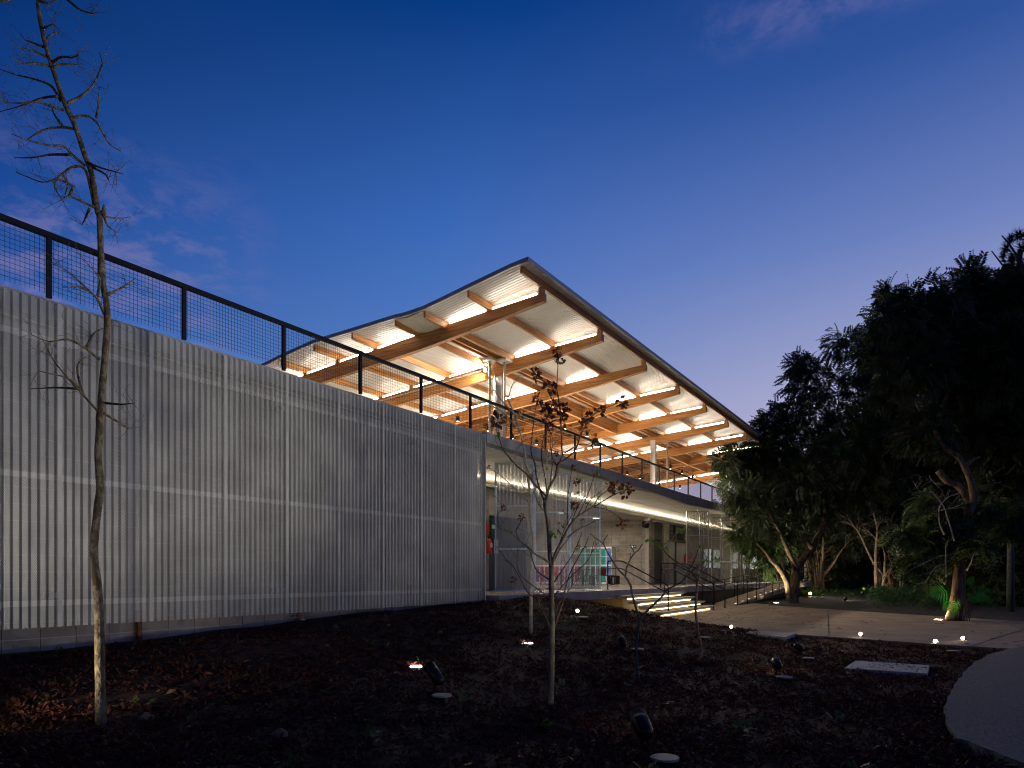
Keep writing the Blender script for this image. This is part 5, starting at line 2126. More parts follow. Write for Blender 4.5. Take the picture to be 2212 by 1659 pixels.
# ---- curved leafy sapling
b0 = onground(2043, 1938)
ZB = depth(b0)
PXB = ZB / (F * 1.35624)
c6 = lambda L_: [(1800 + x / 3.017, 1350 + y / 3.017) for x, y in L_]
t = thing('leafy_sapling', 'curved brown sapling with drooping bright green leaves in front of the steps', 'sapling', b0)
m = MB()
limb(m, P([(2043, 1945), (2052, 1920), (2053, 1890), (2045, 1850), (2040, 1810), (2038, 1781), (2042, 1720), (2043, 1705)], ZB), 0.023, 0.018, 8)
limb(m, P(c6([(735, 1075), (720, 1040), (660, 960), (560, 900), (480, 840), (435, 780), (440, 740), (500, 700), (540, 650), (590, 610), (640, 590)]), ZB, ZB + 0.15), 0.018, 0.004, 8)
limb(m, P(c6([(740, 1065), (760, 990), (800, 940), (830, 910), (870, 880), (895, 850)]), ZB, ZB - 0.15), 0.010, 0.003, 6)
limb(m, P(c6([(740, 1065), (738, 960), (715, 900), (690, 850)]), ZB, ZB), 0.008, 0.003, 6)
limb(m, P(c6([(435, 770), (390, 730), (330, 690), (285, 680)]), ZB, ZB), 0.006, 0.003, 5)
limb(m, P(c6([(830, 910), (800, 830), (760, 750), (720, 740)]), ZB, ZB), 0.005, 0.003, 5)
part('stem', m, M_bark_sap, t, True)
m = MB()
for x, y, n_ in [(290, 690, 5), (320, 685, 6), (350, 690, 7), (375, 720, 7), (395, 740, 6), (420, 750, 5), (455, 760, 5), (560, 600, 6), (590, 600, 5), (620, 595, 5), (645, 600, 3), (720, 745, 5), (750, 745, 6), (785, 755, 4), (870, 800, 4), (780, 870, 3), (820, 870, 4), (900, 850, 5), (935, 850, 3), (915, 860, 3)]:
    for _ in range(n_):
        c = at(*c6([(x + random.uniform(-10, 10), y + random.uniform(-8, 12))])[0], ZB + random.uniform(-0.1, 0.1))
        add_leaf(m, c, (Vector((0, 0, -1)) + rvec() * 0.5).normalized(), rvec(), 11 * PXB, 3.2 * PXB, 0.4)
part('leaves', m, M_leaff, t)


# ---- crowns made of compound leaves
def frond_template(npair, length, ll, lw, droop=0.25):
    V, Fq = [], []
    for i in range(npair):
        u = (i + 0.7) / npair
        x = u * length
        z = -droop * length * u * u
        taper = 1 - 0.35 * abs(u - 0.4)
        for sgn in (-1, 1):
            o = len(V)
            a = ll * taper
            V += [(x, 0, z), (x + a * 0.22 - lw, sgn * a * 0.55, z - a * 0.06 + lw * 0.3), (x + a * 0.42, sgn * a, z - a * 0.30), (x + a * 0.22 + lw, sgn * a * 0.45, z - a * 0.12)]
            Fq.append((o, o + 1, o + 2, o + 3))
    return np.array(V), np.array(Fq)


def scatter_fronds(centers, radii, count, tmpl, jit=(0.7, 1.3), down=0.25, shell=0.55, flat=0.85):
    """fronds spread through ellipsoid clumps, denser towards each clump's skin"""
    V0, F0 = tmpl
    w_ = np.array(radii) ** 1.6
    idx = rng.choice(len(centers), size=count, p=w_ / w_.sum())
    c = np.array(centers)[idx]
    r = np.array(radii)[idx]
    dirs = rng.normal(size=(count, 3))
    dirs /= np.linalg.norm(dirs, axis=1)[:, None]
    rad_ = r * (shell + (1 - shell) * rng.random(count)) * np.where(rng.random(count) < 0.25, rng.random(count), 1)
    pos = c + dirs * rad_[:, None] * np.array([1, 1, flat])
    ax = dirs * 0.8 + rng.normal(size=(count, 3)) * 0.55
    ax[:, 2] -= down
    ax /= np.linalg.norm(ax, axis=1)[:, None]
    up_ = np.tile(np.array([0, 0, 1.0]), (count, 1)) + rng.normal(size=(count, 3)) * 0.45
    sd = np.cross(up_, ax)
    sd /= np.linalg.norm(sd, axis=1)[:, None] + 1e-9
    nz = np.cross(ax, sd)
    sc = rng.uniform(jit[0], jit[1], count)
    V = pos[:, None, :] + sc[:, None, None] * (V0[None, :, 0:1] * ax[:, None, :] + V0[None, :, 1:2] * sd[:, None, :] + V0[None, :, 2:3] * nz[:, None, :])
    nv = len(V0)
    Fq = (F0[None, :, :] + (np.arange(count) * nv)[:, None, None]).reshape(-1, 4)
    return V.reshape(-1, 3), Fq


def crown(parent, name, blobs, Z, count, tmpl, mat, dz=2.0, **kw):
    cs, rs_ = [], []
    for b in blobs:
        x, y, r = b[:3]
        off = b[3] if len(b) > 3 else random.uniform(-dz, dz)
        cs.append(tuple(at(x * 1.35624, y * 1.35624, Z + off)))
        rs_.append(r * (Z + off) / F)
    V, Fq = scatter_fronds(cs, rs_, count, tmpl, **kw)
    V = V - np.array(world_off(parent))
    return link(name, np_mesh(name, V, Fq, mat), parent)


FR_A = frond_template(6, 0.50, 0.20, 0.042, 0.35)
FR_B = frond_template(6, 0.40, 0.15, 0.030, 0.35)
FR_C = frond_template(5, 0.55, 0.26, 0.05)
FR_S = frond_template(3, 0.16, 0.075, 0.016)
d2s = lambda L_: [(x * 1.35624, y * 1.35624) for x, y in L_]
z9 = lambda L_: [(2200 + x / 3.318, 1350 + y / 3.318) for x, y in L_]

# leaning tree by the ramp
b0 = atz(2325, 1765, -0.02)
Z1_ = depth(b0)
t = thing('leaning_tree', 'large spreading dark tree with twin trunks uplit beside the ramp', 'tree', b0)
m = MB()
limb(m, P(z9([(415, 1400), (410, 1300), (430, 1180), (440, 1060), (500, 960), (590, 850), (650, 740), (720, 610), (830, 530), (960, 460), (1090, 380)]), Z1_, Z1_ + 1.0), 0.25, 0.07, 12)
limb(m, P(z9([(385, 1400), (365, 1300), (350, 1200), (310, 1110), (250, 1020), (200, 975), (150, 900), (60, 800)]), Z1_, Z1_ - 1.2), 0.15, 0.04, 10)
limb(m, P(z9([(355, 1240), (360, 1150), (330, 1060), (300, 960)]), Z1_ - 0.2, Z1_ - 0.6), 0.12, 0.05, 8)
limb(m, P(z9([(440, 1050), (400, 980), (360, 880), (300, 740), (240, 620), (150, 480)]), Z1_, Z1_ - 1.5), 0.13, 0.04, 8)
limb(m, P(z9([(600, 850), (540, 780), (510, 650), (480, 500), (460, 300)]), Z1_, Z1_ + 0.5), 0.13, 0.05, 8)
limb(m, P(z9([(720, 610), (730, 450), (700, 250), (720, 100)]), Z1_ + 0.5, Z1_ + 1), 0.13, 0.05, 8)
for b in [[(460, 300), (380, 200), (250, 150)], [(240, 620), (120, 560), (20, 560)], [(700, 250), (800, 100), (900, 0)], [(300, 740), (200, 720), (80, 690)]]:
    limb(m, P(z9(b), Z1_, Z1_ + random.uniform(-1.5, 1.5)), 0.07, 0.02, 6)
part('trunk', m, M_bark_big, t, True)
blobs1 = [(1645, 985, 58), (1600, 1010, 36), (1575, 1000, 22), (1700, 940, 72), (1690, 900, 45), (1755, 835, 66), (1738, 800, 40), (1730, 780, 20), (1800, 900, 85), (1870, 790, 70), (1900, 860, 90), (1650, 1060, 65), (1600, 1075, 30), (1720, 1030, 85), (1790, 1020, 90), (1640, 1115, 48), (1690, 1130, 55), (1610, 1105, 22),
          (1860, 960, 95), (1930, 940, 80), (1860, 1040, 75), (1770, 1100, 60), (1590, 985, 20), (1660, 920, 30), (1560, 1040, 16), (1820, 740, 40), (1715, 795, 22), (1570, 1000, 26), (1590, 975, 26), (1612, 1002, 34), (1580, 1040, 24), (1630, 955, 34), (1602, 1062, 34), (1556, 992, 14), (1660, 985, 55), (1575, 1075, 14)]
crown(t, 'foliage', blobs1, Z1_, 6800, FR_A, M_leafd, 2.2, jit=(0.5, 1.1), shell=0.45)
blobs1b = [(1605, 1160, 34, 1.2), (1650, 1175, 38, 1), (1685, 1185, 34, 1), (1625, 1190, 28, 1.0), (1590, 1145, 22, 1.2), (1650, 1220, 24, 0.8), (1640, 1145, 38, 1.0), (1695, 1240, 10, 0.6), (1715, 1160, 30, 1.2), (1670, 1240, 12, 0.8)]
crown(t, 'lower_foliage', blobs1b, Z1_, 1150, FR_B, M_leafg, 0.5, down=0.6, jit=(0.5, 1.0))

# big furrowed tree at the right
b0 = atz(2805, 1818, 0.0)
Z2_ = depth(b0)
zr = lambda L_: [(2600 + x / 3.0175, 1300 + y / 3.0175) for x, y in L_]
t = thing('furrowed_tree', 'big tree with deeply furrowed uplit trunk and dark crown at the right of the path', 'tree', b0)
m = MB()
q = smooth_path(P(zr([(595, 1570), (600, 1500), (620, 1380), (630, 1250), (640, 1120), (650, 980), (690, 900), (735, 800), (720, 700), (715, 600), (725, 520), (680, 440), (620, 370), (530, 330), (450, 240)]), Z2_, Z2_ + 0.5), 3)
rad = [0.135 * (1 - i / len(q)) ** 2.2 + 0.085 + (0.03 if i < 3 else 0) for i in range(len(q))]
m.tube(q, [r * random.uniform(0.95, 1.06) for r in rad], 16)
limb(m, P(zr([(720, 640), (760, 500), (740, 350), (690, 220), (630, 120), (540, 60), (460, -20), (420, -120)]), Z2_ + 0.1, Z2_ - 0.3), 0.10, 0.05, 10)
limb(m, P(zr([(750, 450), (820, 400), (900, 360), (1000, 340)]), Z2_, Z2_ + 0.5), 0.06, 0.02, 6)
limb(m, P(zr([(690, 200), (760, 140), (830, 110)]), Z2_, Z2_ + 0.4), 0.06, 0.02, 6)
limb(m, P(zr([(420, -120), (330, -150), (200, -110), (60, -80)]), Z2_, Z2_ + 0.3), 0.07, 0.025, 6)
limb(m, P(zr([(420, -110), (480, -300), (560, -500)]), Z2_, Z2_ + 0.3), 0.08, 0.03, 6)
part('trunk', m, M_bark_big, t, True)
m = MB()
for b, r in [([(590, 860), (570, 780), (530, 650), (500, 560), (440, 480), (380, 420), (240, 430)], 0.022), ([(455, 600), (470, 540), (540, 470), (630, 440)], 0.022), ([(470, 590), (560, 570), (650, 540)], 0.012), ([(500, 800), (460, 700), (455, 600)], 0.022),
             ([(520, 1180), (515, 1000), (518, 880)], 0.02), ([(515, 985), (440, 1000), (320, 1060), (210, 1110)], 0.010), ([(510, 1065), (440, 1080), (380, 1150), (330, 1240)], 0.010), ([(700, 1120), (740, 1050), (755, 990)], 0.03), ([(280, 810), (180, 850), (90, 890)], 0.012), ([(370, 280), (390, 320), (490, 420)], 0.010), ([(300, 430), (260, 390), (225, 330)], 0.008)]:
    q = limb(m, P(zr(b), Z2_ - 0.4, Z2_ - 0.7, 0.02), r, 0.006, 6)
    twigs(m, q, 6, 0.4, 0.005, 0.1, 1, 0.8)
part('bare_shoots', m, M_bark_pale, t, True)
blobs2 = [(1950, 690, 62), (1925, 640, 26), (2010, 660, 62), (2080, 630, 52), (2095, 590, 26), (2130, 690, 85), (2040, 745, 85), (1980, 790, 78), (2120, 800, 95), (2180, 760, 80), (2010, 930, 60), (2090, 920, 80), (2170, 900, 90), (1930, 840, 50), (2190, 1000, 70), (2150, 1040, 60), (1900, 720, 34), (1880, 760, 30), (1960, 940, 40),
          (2200, 640, 60), (2230, 800, 100), (2240, 950, 100), (2180, 1130, 45), (1905, 690, 18), (2060, 830, 50)]
crown(t, 'foliage', blobs2, Z2_ + 1.0, 12500, FR_B, M_leafd, 1.6, jit=(0.5, 1.05), shell=0.45)
blobs2b = [(1990, 1170, 40, 0.4), (2020, 1130, 36, 0.4), (1970, 1210, 28, 0.2), (2040, 1190, 30, 0.4), (2010, 1090, 34, 0.5), (2050, 1150, 20, 0.4), (1995, 1240, 14, 0.2), (2120, 1180, 20, -0.3), (1955, 1150, 22, -0.8), (2140, 1100, 24, 0)]
crown(t, 'lower_foliage', blobs2b, Z2_, 900, FR_B, M_leafg, 0.3, down=0.5, shell=0.2)

# split-leaf climber at its foot
t = thing('split_leaf_plant', 'glossy split leaf plant clasping the foot of the furrowed trunk', 'plant', atz(2780, 1775, 0.3))


def split_leaf(center, ax, nrm, size):
    """a deeply lobed leaf: a midrib blade with narrow fingers down both sides"""
    m = MB()
    ax = ax.normalized()
    sd = ax.cross(nrm).normalized()
    up_ = sd.cross(ax).normalized()
    m.tube([center, center + ax * size], [0.008 * size + 0.003, 0.002], 5)
    for i in range(8):
        u = 0.08 + 0.86 * i / 7
        base = center + ax * size * u
        ll = size * (0.62 - 0.42 * abs(u - 0.25) - 0.18 * u)
        for sgn in (-1, 1):
            d_ = (sd * sgn + ax * (0.25 + 0.9 * u)).normalized()
            tip = base + d_ * ll - up_ * ll * 0.18
            w_ = size * 0.045
            md = base.lerp(tip, 0.5) + up_ * ll * 0.04
            m.add([base - ax * w_ * 0.6, md - ax * w_, tip, md + ax * w_, base + ax * w_ * 0.6], [(0, 1, 3, 4), (1, 2, 3)])
    return m


zp = Z2_ - 0.22
for i, (x, y, ang, sz, dz) in enumerate([(535, 1310, 185, 0.62, 0), (600, 1385, 250, 0.46, 0), (640, 1370, 300, 0.42, 0.1), (700, 1350, 340, 0.36, 0.3), (750, 1310, 15, 0.40, 0.4), (790, 1335, 340, 0.36, 0.5), (560, 1400, 220, 0.34, -0.1), (700, 1250, 60, 0.3, 0.4)]):
    c = at(*zr([(x, y)])[0], zp + dz)
    a = R(ang)
    right_ = Vector((SA, -CA, 0))
    ax = right_ * math.cos(a) + Vector((0, 0, 1)) * math.sin(a)
    nrm = Vector((-CA, -SA, 0)) + Vector((0, 0, 0.5)) + rvec() * 0.25
    part('leaf', split_leaf(c, ax + Vector((-CA, -SA, 0)) * 0.25, nrm, sz), M_phil, t)
m = MB()
for i in range(5):
    a = at(*zr([(560 + 40 * i, 1340 + 14 * i)])[0], Z2_ - 0.35)
    m.tube([a, at(*zr([(620 + 22 * i, 1370)])[0], Z2_ - 0.36), at(*zr([(625, 1450 + i * 20)])[0], Z2_ - 0.36)], 0.010, 5)
for i in range(5):
    m.tube(P(zr([(690 + 14 * i, 1400), (680 + 16 * i, 1480), (665 + 14 * i, 1565)]), Z2_ - 0.33, Z2_ - 0.4, 0.02), 0.012, 5)
part('stems', m, M_bark_red, t, True)

# uplights at these trees
p = atz(2750, 1817, 0.0)
uplight('lit recessed uplight in the pavement at the foot of the furrowed tree', (p.x, p.y, 0.0), 0.11, 85, (1.0, 0.68, 0.36), 125, (0.25, -0.28, 0.8))
p = atz(2275, 1767, -0.02)
uplight('lit recessed uplight in dark gravel left of the leaning trunk', (p.x, p.y, -0.02), 0.12, 560, (1.0, 0.86, 0.62), 110, tuple(at(1640 * 1.35624, 1170 * 1.35624, Z1_ + 1.0) - Vector(p)), M_lens)
p = atz(2316, 1708, 0.3)
uplight('lit uplight on the ramp edge behind the leaning trunk', (p.x, p.y, rz(p.x) if RA < p.x < 47 and 7.3 < p.y < 8.5 else 0.0), 0.09, 350, (0.95, 0.95, 0.8), 110, (-0.1, -0.1, 1), M_lens)
p = atz(2282, 1709, 0.35)
uplight('lit small uplight on the ramp left of the leaning trunk', (p.x, p.y, rz(p.x) + 0.004 if 7.3 < p.y < 8.5 else 0.0), 0.07, 120, (1.0, 0.72, 0.42), 120, (-0.2, 0, 1), M_lens)


def bg_flood(label, x, y, z, aim, power, spot=90):
    p = atz(x, y, z)
    t = thing('garden_floodlight', label, 'floodlight', (p.x, p.y, 0), 'black spike floodlights in the planting')
    d_ = (Vector(aim) - p).normalized()
    m = MB()
    m.lathe([(0.05, -0.16), (0.08, -0.1), (0.09, 0.0), (0.09, 0.03)], 12, p, d_)
    part('housing', m, M_blackd, t, True)
    m = MB()
    m.lathe([(0.08, 0.031), (0.08, 0.036)], 12, p, d_)
    part('lens', m, M_lens, t)
    m = MB()
    m.tube([(p.x, p.y, -0.1), p - d_ * 0.06], 0.014, 6)
    part('spike', m, M_blackd, t)
    lamp(t, 'SPOT', p + d_ * 0.06, power, (1.0, 0.80, 0.55), aim, 0.05, spot, 0.7)


# ---- lit bare trees behind
def back_tree(label, base, polys, Z, mat, r, grp='bare uplit trees behind the planting', tw=10, twl=0.9):
    b0 = at(base[0], base[1], Z)
    b0.z = -0.05
    t = thing('bare_tree', label, 'tree', b0)
    if grp:
        t['group'] = grp
    m = MB()
    for b, k_ in polys:
        q = limb(m, P(z9(b), Z, Z + random.uniform(-0.8, 0.8), 0.05), r * k_, r * 0.10, 7)
        twigs(m, q, tw, twl, 0.009, 0.1, 1, 0.8)
    part('trunk', m, mat, t, True)
    return t


ZC = 39.0
back_tree('pale forked bare tree lit from below, tallest of the bare trees', z9([(1215, 1315)])[0],
          [([(1217, 1325), (1215, 1200), (1210, 1000), (1215, 850), (1225, 740), (1225, 640), (1180, 480), (1130, 360), (1100, 250)], 1.0), ([(1200, 1010), (1140, 890), (1080, 760), (1030, 670), (950, 560), (930, 480)], 0.6), ([(1225, 790), (1300, 720), (1370, 640)], 0.7), ([(1225, 650), (1270, 590), (1380, 560)], 0.4), ([(1215, 770), (1180, 720), (1090, 650)], 0.4), ([(1030, 670), (940, 600), (850, 590), (780, 610)], 0.3), ([(950, 570), (850, 520), (700, 475), (570, 470)], 0.3)], ZC, M_bark_tan, 0.10, tw=14)
back_tree('brown bare tree with leaning limb right of the pale forked tree', z9([(1295, 1300)])[0],
          [([(1295, 1305), (1290, 1200), (1300, 1080), (1300, 900), (1260, 810)], 1.0), ([(1300, 1120), (1360, 1050), (1420, 930), (1480, 830)], 0.8), ([(1240, 1050), (1290, 1130)], 0.4)], ZC - 1, M_bark_mid, 0.13, tw=5)
back_tree('twisted orange lit stems right of the bare trees', z9([(1340, 1300)])[0],
          [([(1330, 1300), (1320, 1230), (1350, 1150), (1340, 1080)], 1.0), ([(1345, 1300), (1360, 1200), (1340, 1120), (1370, 1020), (1330, 900)], 0.9), ([(1365, 1300), (1375, 1220), (1370, 1120)], 0.8), ([(1310, 1200), (1340, 1230)], 0.8)], ZC - 1.5, pmat('orange_brown_bark', (0.18, 0.09, 0.045), (0.28, 0.15, 0.08), 14, 0.9), 0.08, tw=5)
back_tree('thin pale looped stem at the right end of the bare trees', z9([(1447, 1305)])[0],
          [([(1447, 1308), (1450, 1200), (1447, 1080), (1400, 1010)], 1.0), ([(1450, 1260), (1480, 1180), (1485, 1000), (1480, 870)], 0.7)], ZC, M_bark_pale, 0.07, tw=4)
back_tree('clump of tall brown stems right of the leaning tree', z9([(660, 1250)])[0],
          [([(640, 1245), (625, 1100), (600, 950)], 1.0), ([(655, 1245), (640, 1050), (650, 900)], 0.8), ([(670, 1245), (665, 1050), (640, 880)], 0.8), ([(690, 1250), (690, 1080), (705, 900), (700, 700)], 1.6), ([(700, 1120), (800, 1000), (860, 900), (960, 770)], 0.9), ([(650, 1245), (660, 1120), (620, 980)], 0.7), ([(680, 1245), (680, 1000), (690, 850)], 0.7)], 36.0, pmat('brown_stem_bark', (0.15, 0.10, 0.06), (0.28, 0.20, 0.13), 12, 0.9), 0.09, tw=8)
b1 = at(*z9([(920, 1345)])[0], 36)
bg_flood('lit floodlight in dark gravel in front of the pale forked tree', *z9([(920, 1342)])[0], 0.10, tuple(at(*z9([(1215, 1000)])[0], ZC)), 330, 80)
bg_flood('small lit floodlight at the foot of the pale forked tree', *z9([(1090, 1280)])[0], 0.3, tuple(at(*z9([(1300, 800)])[0], ZC)), 160, 90)
bg_flood('lit floodlight behind bright leaves at the foot of the brown stems', *z9([(575, 1290)])[0], 0.12, tuple(at(*z9([(680, 1050)])[0], 36)), 200, 80)


# ---- dark trees filling the background
def bush_tree(name, label, cat, blobs, Z, count, mat, trunkpx=None, tr=0.25, tmpl=FR_C, group=None, dz=2.0):
    bx = trunkpx or (sum(b[0] for b in blobs) / len(blobs), 1290)
    b0 = at(bx[0] * 1.35624, 1684, Z)
    b0.z = -0.1
    t = thing(name, label, cat, b0, group)
    if tr:
        m = MB()
        top = at(blobs[0][0] * 1.35624, blobs[0][1] * 1.35624, Z)
        limb(m, [b0, b0.lerp(top, 0.35) + Vector((0.3, 0.2, 0)), b0.lerp(top, 0.7) + Vector((-0.2, 0.1, 0)), top], tr, tr * 0.3, 8)
        for b in blobs[1:4]:
            e_ = at(b[0] * 1.35624, b[1] * 1.35624, Z)
            limb(m, [b0.lerp(top, 0.4), b0.lerp(e_, 0.7) + Vector((0, 0, 0.5)), e_], tr * 0.5, tr * 0.1, 6)
        part('trunk', m, M_bark_big, t, True)
    crown(t, 'foliage', blobs, Z, count, tmpl, mat, dz)
    return t


GB = 'dark trees massed behind the path'
bush_tree('background_tree', 'dark tree filling the gap above the lit bare trees', 'tree', [(1880, 1010, 90), (1940, 1060, 90), (1830, 1080, 70), (1990, 1010, 80), (1900, 930, 80), (1960, 1130, 80), (1850, 1150, 60)], 46, 7000, M_leafb, group=GB)
bush_tree('background_tree', 'dark tree low behind the bare trees and hedge', 'tree', [(1850, 1200, 70), (1920, 1210, 80), (1800, 1190, 50), (1990, 1220, 80), (1880, 1260, 50), (1800, 1240, 45), (1950, 1260, 50)], 50, 6500, M_leafb, group=GB, tr=0.2)
bush_tree('background_tree', 'black tree behind the furrowed trunk at the right edge', 'tree', [(2130, 1080, 100), (2200, 1120, 110), (2080, 1020, 90), (2150, 1200, 80), (2060, 1120, 80), (2220, 1220, 90), (2100, 1240, 60), (2270, 1000, 120)], 30, 7000, M_leafb, (2330, 1290), 0.12, group=GB)
bush_tree('background_tree', 'tall black tree rising along the right edge under the pine', 'tree', [(2180, 640, 60), (2210, 720, 90), (2170, 830, 90), (2230, 900, 120), (2190, 980, 90), (2120, 960, 80), (2260, 620, 80), (2060, 900, 70), (2290, 780, 120)], 27, 9000, M_leafb, (2380, 1290), group=GB)
bush_tree('background_tree', 'dark low tree behind the ramp end left of the brown stems', 'tree', [(1740, 1150, 50), (1790, 1130, 60), (1770, 1060, 70), (1710, 1090, 45), (1800, 1190, 40)], 48, 3000, M_leafb, group=GB, tr=0.15)
bush_tree('distant_tree', 'small distant tree top showing above the deck edge near the far column', 'tree', [(1556, 1092, 10), (1548, 1080, 6), (1572, 1096, 7), (1590, 1105, 10), (1630, 1080, 12), (1610, 1100, 9)], 95, 130, M_leafb, tr=0.1, dz=1.0)

fw = MB()
cs, rs_ = [], []
for i in range(46):
    x = random.uniform(1690, 2420)
    y = random.uniform(1000, 1270) if x < 1990 else random.uniform(820, 1270)
    Zq = random.uniform(55, 72)
    c = at(x * 1.35624, y * 1.35624, Zq)
    cs.append(tuple(c))
    rs_.append(random.uniform(2.2, 4.0))
V, Fq = scatter_fronds(cs, rs_, 9000, frond_template(4, 1.1, 0.5, 0.14), jit=(0.7, 1.3), shell=0.3)
link('far_woods', np_mesh('far_woods', V, Fq, M_leafb), kind='stuff')

# pine at the top right
b0 = at(2960, 1684, 24.0)
b0.z = -0.1
t = thing('pine_tree', 'black pine with needle tufts at the upper right corner of the trees', 'tree', b0)
m = MB()
limb(m, [b0, at(2965, 1200, 24), at(2985, 860, 24), at(2992, 740, 24)], 0.12, 0.04, 8)
for b in [[(2985, 760), (2960, 720), (2935, 690)], [(2985, 800), (2950, 790), (2905, 735)], [(2988, 700), (3020, 660)], [(2985, 850), (2940, 830)]]:
    limb(m, P(b, 24.0), 0.05, 0.02, 6)
part('trunk', m, M_bark_dark, t, True)
m = MB()
for x, y, r in [(2948, 728, 28), (2960, 700, 24), (2985, 690, 30), (2938, 750, 18), (2995, 730, 34), (2965, 760, 26), (2990, 780, 30), (2950, 790, 24), (3010, 700, 30), (2940, 800, 18), (2975, 820, 26)]:
    c = at(x, y, 24 + random.uniform(-0.5, 0.5))
    for _ in range(170):
        v = rvec()
        l = r * 24 / (F * 1.35624) * random.uniform(0.6, 1.1)
        sd = v.orthogonal().normalized() * 0.014
        m.add([c + v * l * 0.1 - sd, c + v * l * 0.1 + sd, c + v * l], [(0, 1, 2)])
part('needles', m, M_leafb, t)


# ---- low planting beyond the path
def low_plants(name, label, cat, pts, n, tm, mat, hgt, spread):
    pos = []
    for _ in range(n):
        x, y, w_, h_ = random.choice(pts)
        p = atz((x + random.gauss(0, w_)) * 1.35624, max(1252, (y + random.gauss(0, h_))) * 1.35624, 0.0)
        pos.append((p.x, p.y, random.uniform(0.02, hgt)))
    V, Fq = scatter_fronds(pos, [spread] * n, n * 3, tm, down=-0.4)
    V[:, 2] = np.maximum(V[:, 2], -0.02)
    return link(name, np_mesh(name, V, Fq, mat))


h = low_plants('ground_cover', '', '', [(1930, 1300, 26, 7), (1975, 1303, 30, 7), (2030, 1308, 26, 5), (1900, 1295, 14, 5), (1960, 1292, 40, 4), (2080, 1300, 40, 6), (2150, 1306, 40, 5)], 1500, FR_S, M_hedge, 0.55, 0.22)
h['kind'] = 'stuff'
h = low_plants('lawn_plants', '', '', [(1760, 1276, 22, 4), (1800, 1282, 26, 3), (1850, 1284, 26, 3), (1740, 1268, 14, 3), (1880, 1280, 20, 3)], 1300, FR_S, M_hedge, 0.20, 0.15)
h['kind'] = 'stuff'
sb = atz(1748 * 1.35624, 1291 * 1.35624, 0)
t = thing('small_shrub', 'small bright lit shrub at the edge of the dark gravel', 'shrub', (sb.x, sb.y, -0.02))
V, Fq = scatter_fronds([(sb.x + dx, sb.y + dy, 0.2) for dx, dy in ((0, 0), (0.3, -0.4), (-0.2, 0.3))], [0.25, 0.2, 0.2], 200, FR_S, down=-0.3)
V -= np.array(t.location)
link('foliage', np_mesh('foliage', V, Fq, M_leaff), t)

# ================================================================== GROUND COVER IN THE GARDEN
def in_plaza(x, y):
    e_ = interp(-y, [-9.15, -6.7, -5.5, -3.2, 0.26, 1.4, 5, 12], [18.5, 17.2, 16.7, 15.72, 14.67, 14.45, 13.7, 12.4])
    return x > e_ - 0.05


def in_gravel(x, y):
    if y > 0.05:
        return False
    e_ = interp(x, [2.5, 4, 5, 5.8, 6.3, 6.9, 7.7, 9, 10.3, 12, 13.4, 14.6, 15.6], [-4, -1.8, -0.9, -0.38, -0.08, -0.01, 0, -0.06, -0.17, -0.36, -0.62, -1.0, -1.35])
    return y < e_


tufts = []
while len(tufts) < 15000:
    # more tufts close to the camera, fewer far off
    Z = 2.6 + 16 * rng.random() ** 1.15
    k = rng.uniform(-0.80, 0.80)
    x, y = Z * (CA + k * SA), Z * (SA - k * CA)
    if y > 8.75 or x < -3 or x > 18.3 or in_plaza(x, y) or in_gravel(x, y):
        continue
    dens = 0.5 + 0.5 * math.sin(0.9 * x + 1.3 * y) * math.sin(1.7 * x - 0.8 * y + 1)
    if rng.random() > 0.35 + 0.8 * dens:
        continue
    tufts.append((x, y, ground_z(x, y)))
for (x, y, n_, r_) in ((1217, 1957, 26, 0.26), (1546, 1888, 16, 0.24), (1692, 1800, 16, 0.3), (2143, 1850, 18, 0.35), (2522, 1868, 26, 0.45), (2741, 1893, 16, 0.35), (2600, 1905, 20, 0.5), (40, 2130, 60, 0.45), (100, 2090, 40, 0.4), (1290, 1945, 12, 0.3)):
    c_ = onground(x, y)
    for _ in range(n_):
        a_, q_r = rng.uniform(0, 6.283), r_ * (0.42 + 0.6 * rng.random())
        xx, yy2 = c_.x + q_r * math.cos(a_), c_.y + q_r * math.sin(a_)
        if not in_plaza(xx, yy2):
            tufts.append((xx, yy2, ground_z(xx, yy2)))
tufts = np.array(tufts)
nl = 7
cnt = len(tufts) * nl
base = np.repeat(tufts, nl, axis=0)
ang = rng.uniform(0, 6.283, cnt)
elev = rng.uniform(0.15, 1.15, cnt)
ax = np.stack([np.cos(ang) * np.cos(elev), np.sin(ang) * np.cos(elev), np.sin(elev)], 1)
sd = np.stack([-np.sin(ang), np.cos(ang), np.zeros(cnt)], 1)
ln = rng.uniform(0.04, 0.09, cnt)[:, None]
wd = ln * 0.16
p0 = base + ax * 0.008 + np.stack([rng.normal(0, 0.03, cnt), rng.normal(0, 0.03, cnt), np.zeros(cnt)], 1)
mid_ = p0 + ax * ln * 0.55
tip = p0 + ax * ln + np.array([0, 0, -0.25]) * ln
V = np.stack([p0, mid_ - sd * wd, tip, mid_ + sd * wd], 1).reshape(-1, 3)
Fq = np.arange(cnt * 4).reshape(-1, 4)
link('garden_ground_cover', np_mesh('garden_ground_cover', V, Fq, M_cover), kind='stuff')
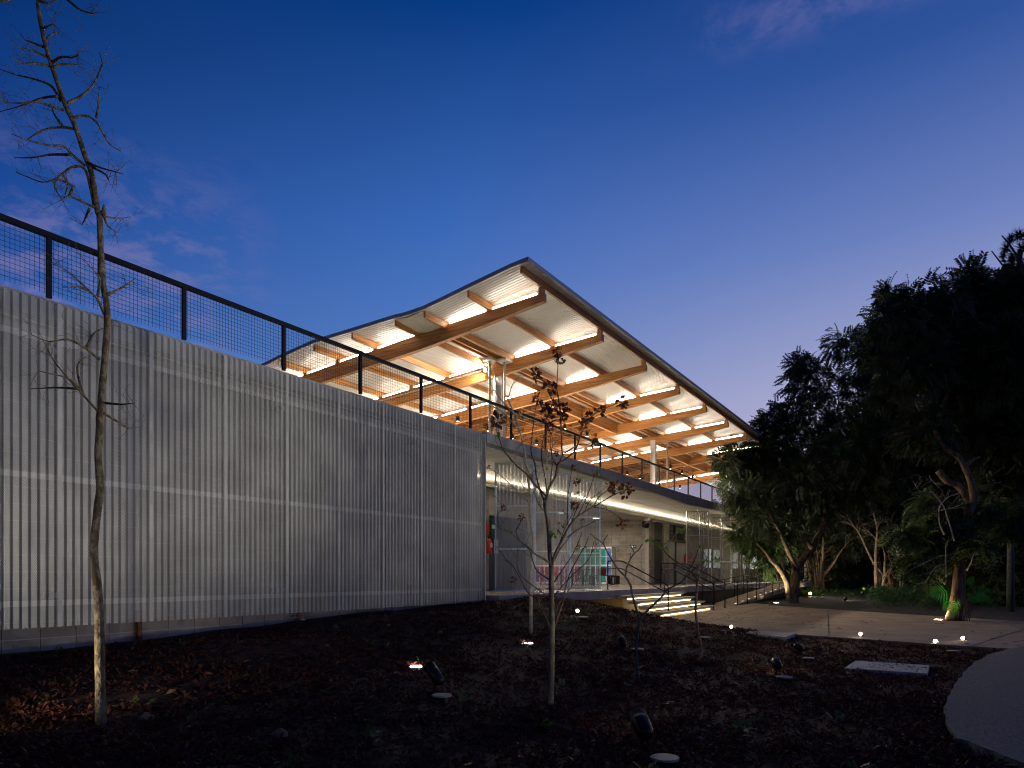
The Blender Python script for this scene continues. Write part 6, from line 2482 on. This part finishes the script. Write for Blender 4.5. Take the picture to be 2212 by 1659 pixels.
# green sprigs and pale fallen leaves among it
pos, q_ = [], []
lv, lf = [], []
for _ in range(900):
    Z = 2.6 + 14 * rng.random()
    k = rng.uniform(-0.8, 0.8)
    x, y = Z * (CA + k * SA), Z * (SA - k * CA)
    if y > 8.7 or x < -3 or in_plaza(x, y) or in_gravel(x, y):
        continue
    p = Vector((x, y, ground_z(x, y) + random.uniform(0.015, 0.05)))
    d_ = Vector((random.gauss(0, 1), random.gauss(0, 1), random.gauss(0, 0.25))).normalized()
    sd_ = d_.cross(Vector((random.gauss(0, 0.4), random.gauss(0, 0.4), 1))).normalized()
    l = random.uniform(0.025, 0.06)
    o = len(lv)
    lv += [tuple(p - d_ * l), tuple(p - sd_ * l * 0.4 + Vector((0, 0, 0.01))), tuple(p + d_ * l), tuple(p + sd_ * l * 0.4 + Vector((0, 0, 0.008)))]
    lf.append((o, o + 1, o + 2, o + 3))
link('leaf_litter', np_mesh('leaf_litter', lv, lf, M_litter), kind='stuff')
sp_ = []
for _ in range(110):
    Z = 2.8 + 11 * rng.random()
    k = rng.uniform(-0.78, 0.78)
    x, y = Z * (CA + k * SA), Z * (SA - k * CA)
    if y > 8.7 or x < -3 or in_plaza(x, y) or in_gravel(x, y):
        continue
    sp_.append((x, y, ground_z(x, y) + 0.03))
V, Fq = scatter_fronds(sp_, [0.03] * len(sp_), len(sp_) * 2, frond_template(3, 0.06, 0.05, 0.012), down=-0.6)
link('green_sprigs', np_mesh('green_sprigs', V, Fq, M_hedge), kind='stuff')
for (x, y, r), lb in zip([(430, 2110, 0.06), (1290, 1860, 0.05), (820, 2160, 0.07)], ['small brown clod of earth on the soil right of the bare tree trunk', 'small pale stone on the soil slope below the end of the screen', 'small brown stone in the planting near the bottom edge']):
    p = onground(x, y)
    m = MB()
    m.lathe([(r * 0.7, -0.02), (r, 0.015), (r * 0.8, 0.04), (r * 0.3, 0.06)], 7, p)
    m.v = [(a + random.uniform(-1, 1) * r * 0.15, b_ + random.uniform(-1, 1) * r * 0.15, c + random.uniform(-1, 1) * r * 0.1) for a, b_, c in m.v]
    single('stone', m, M_rock, lb, 'stone', 'small stones on the soil')
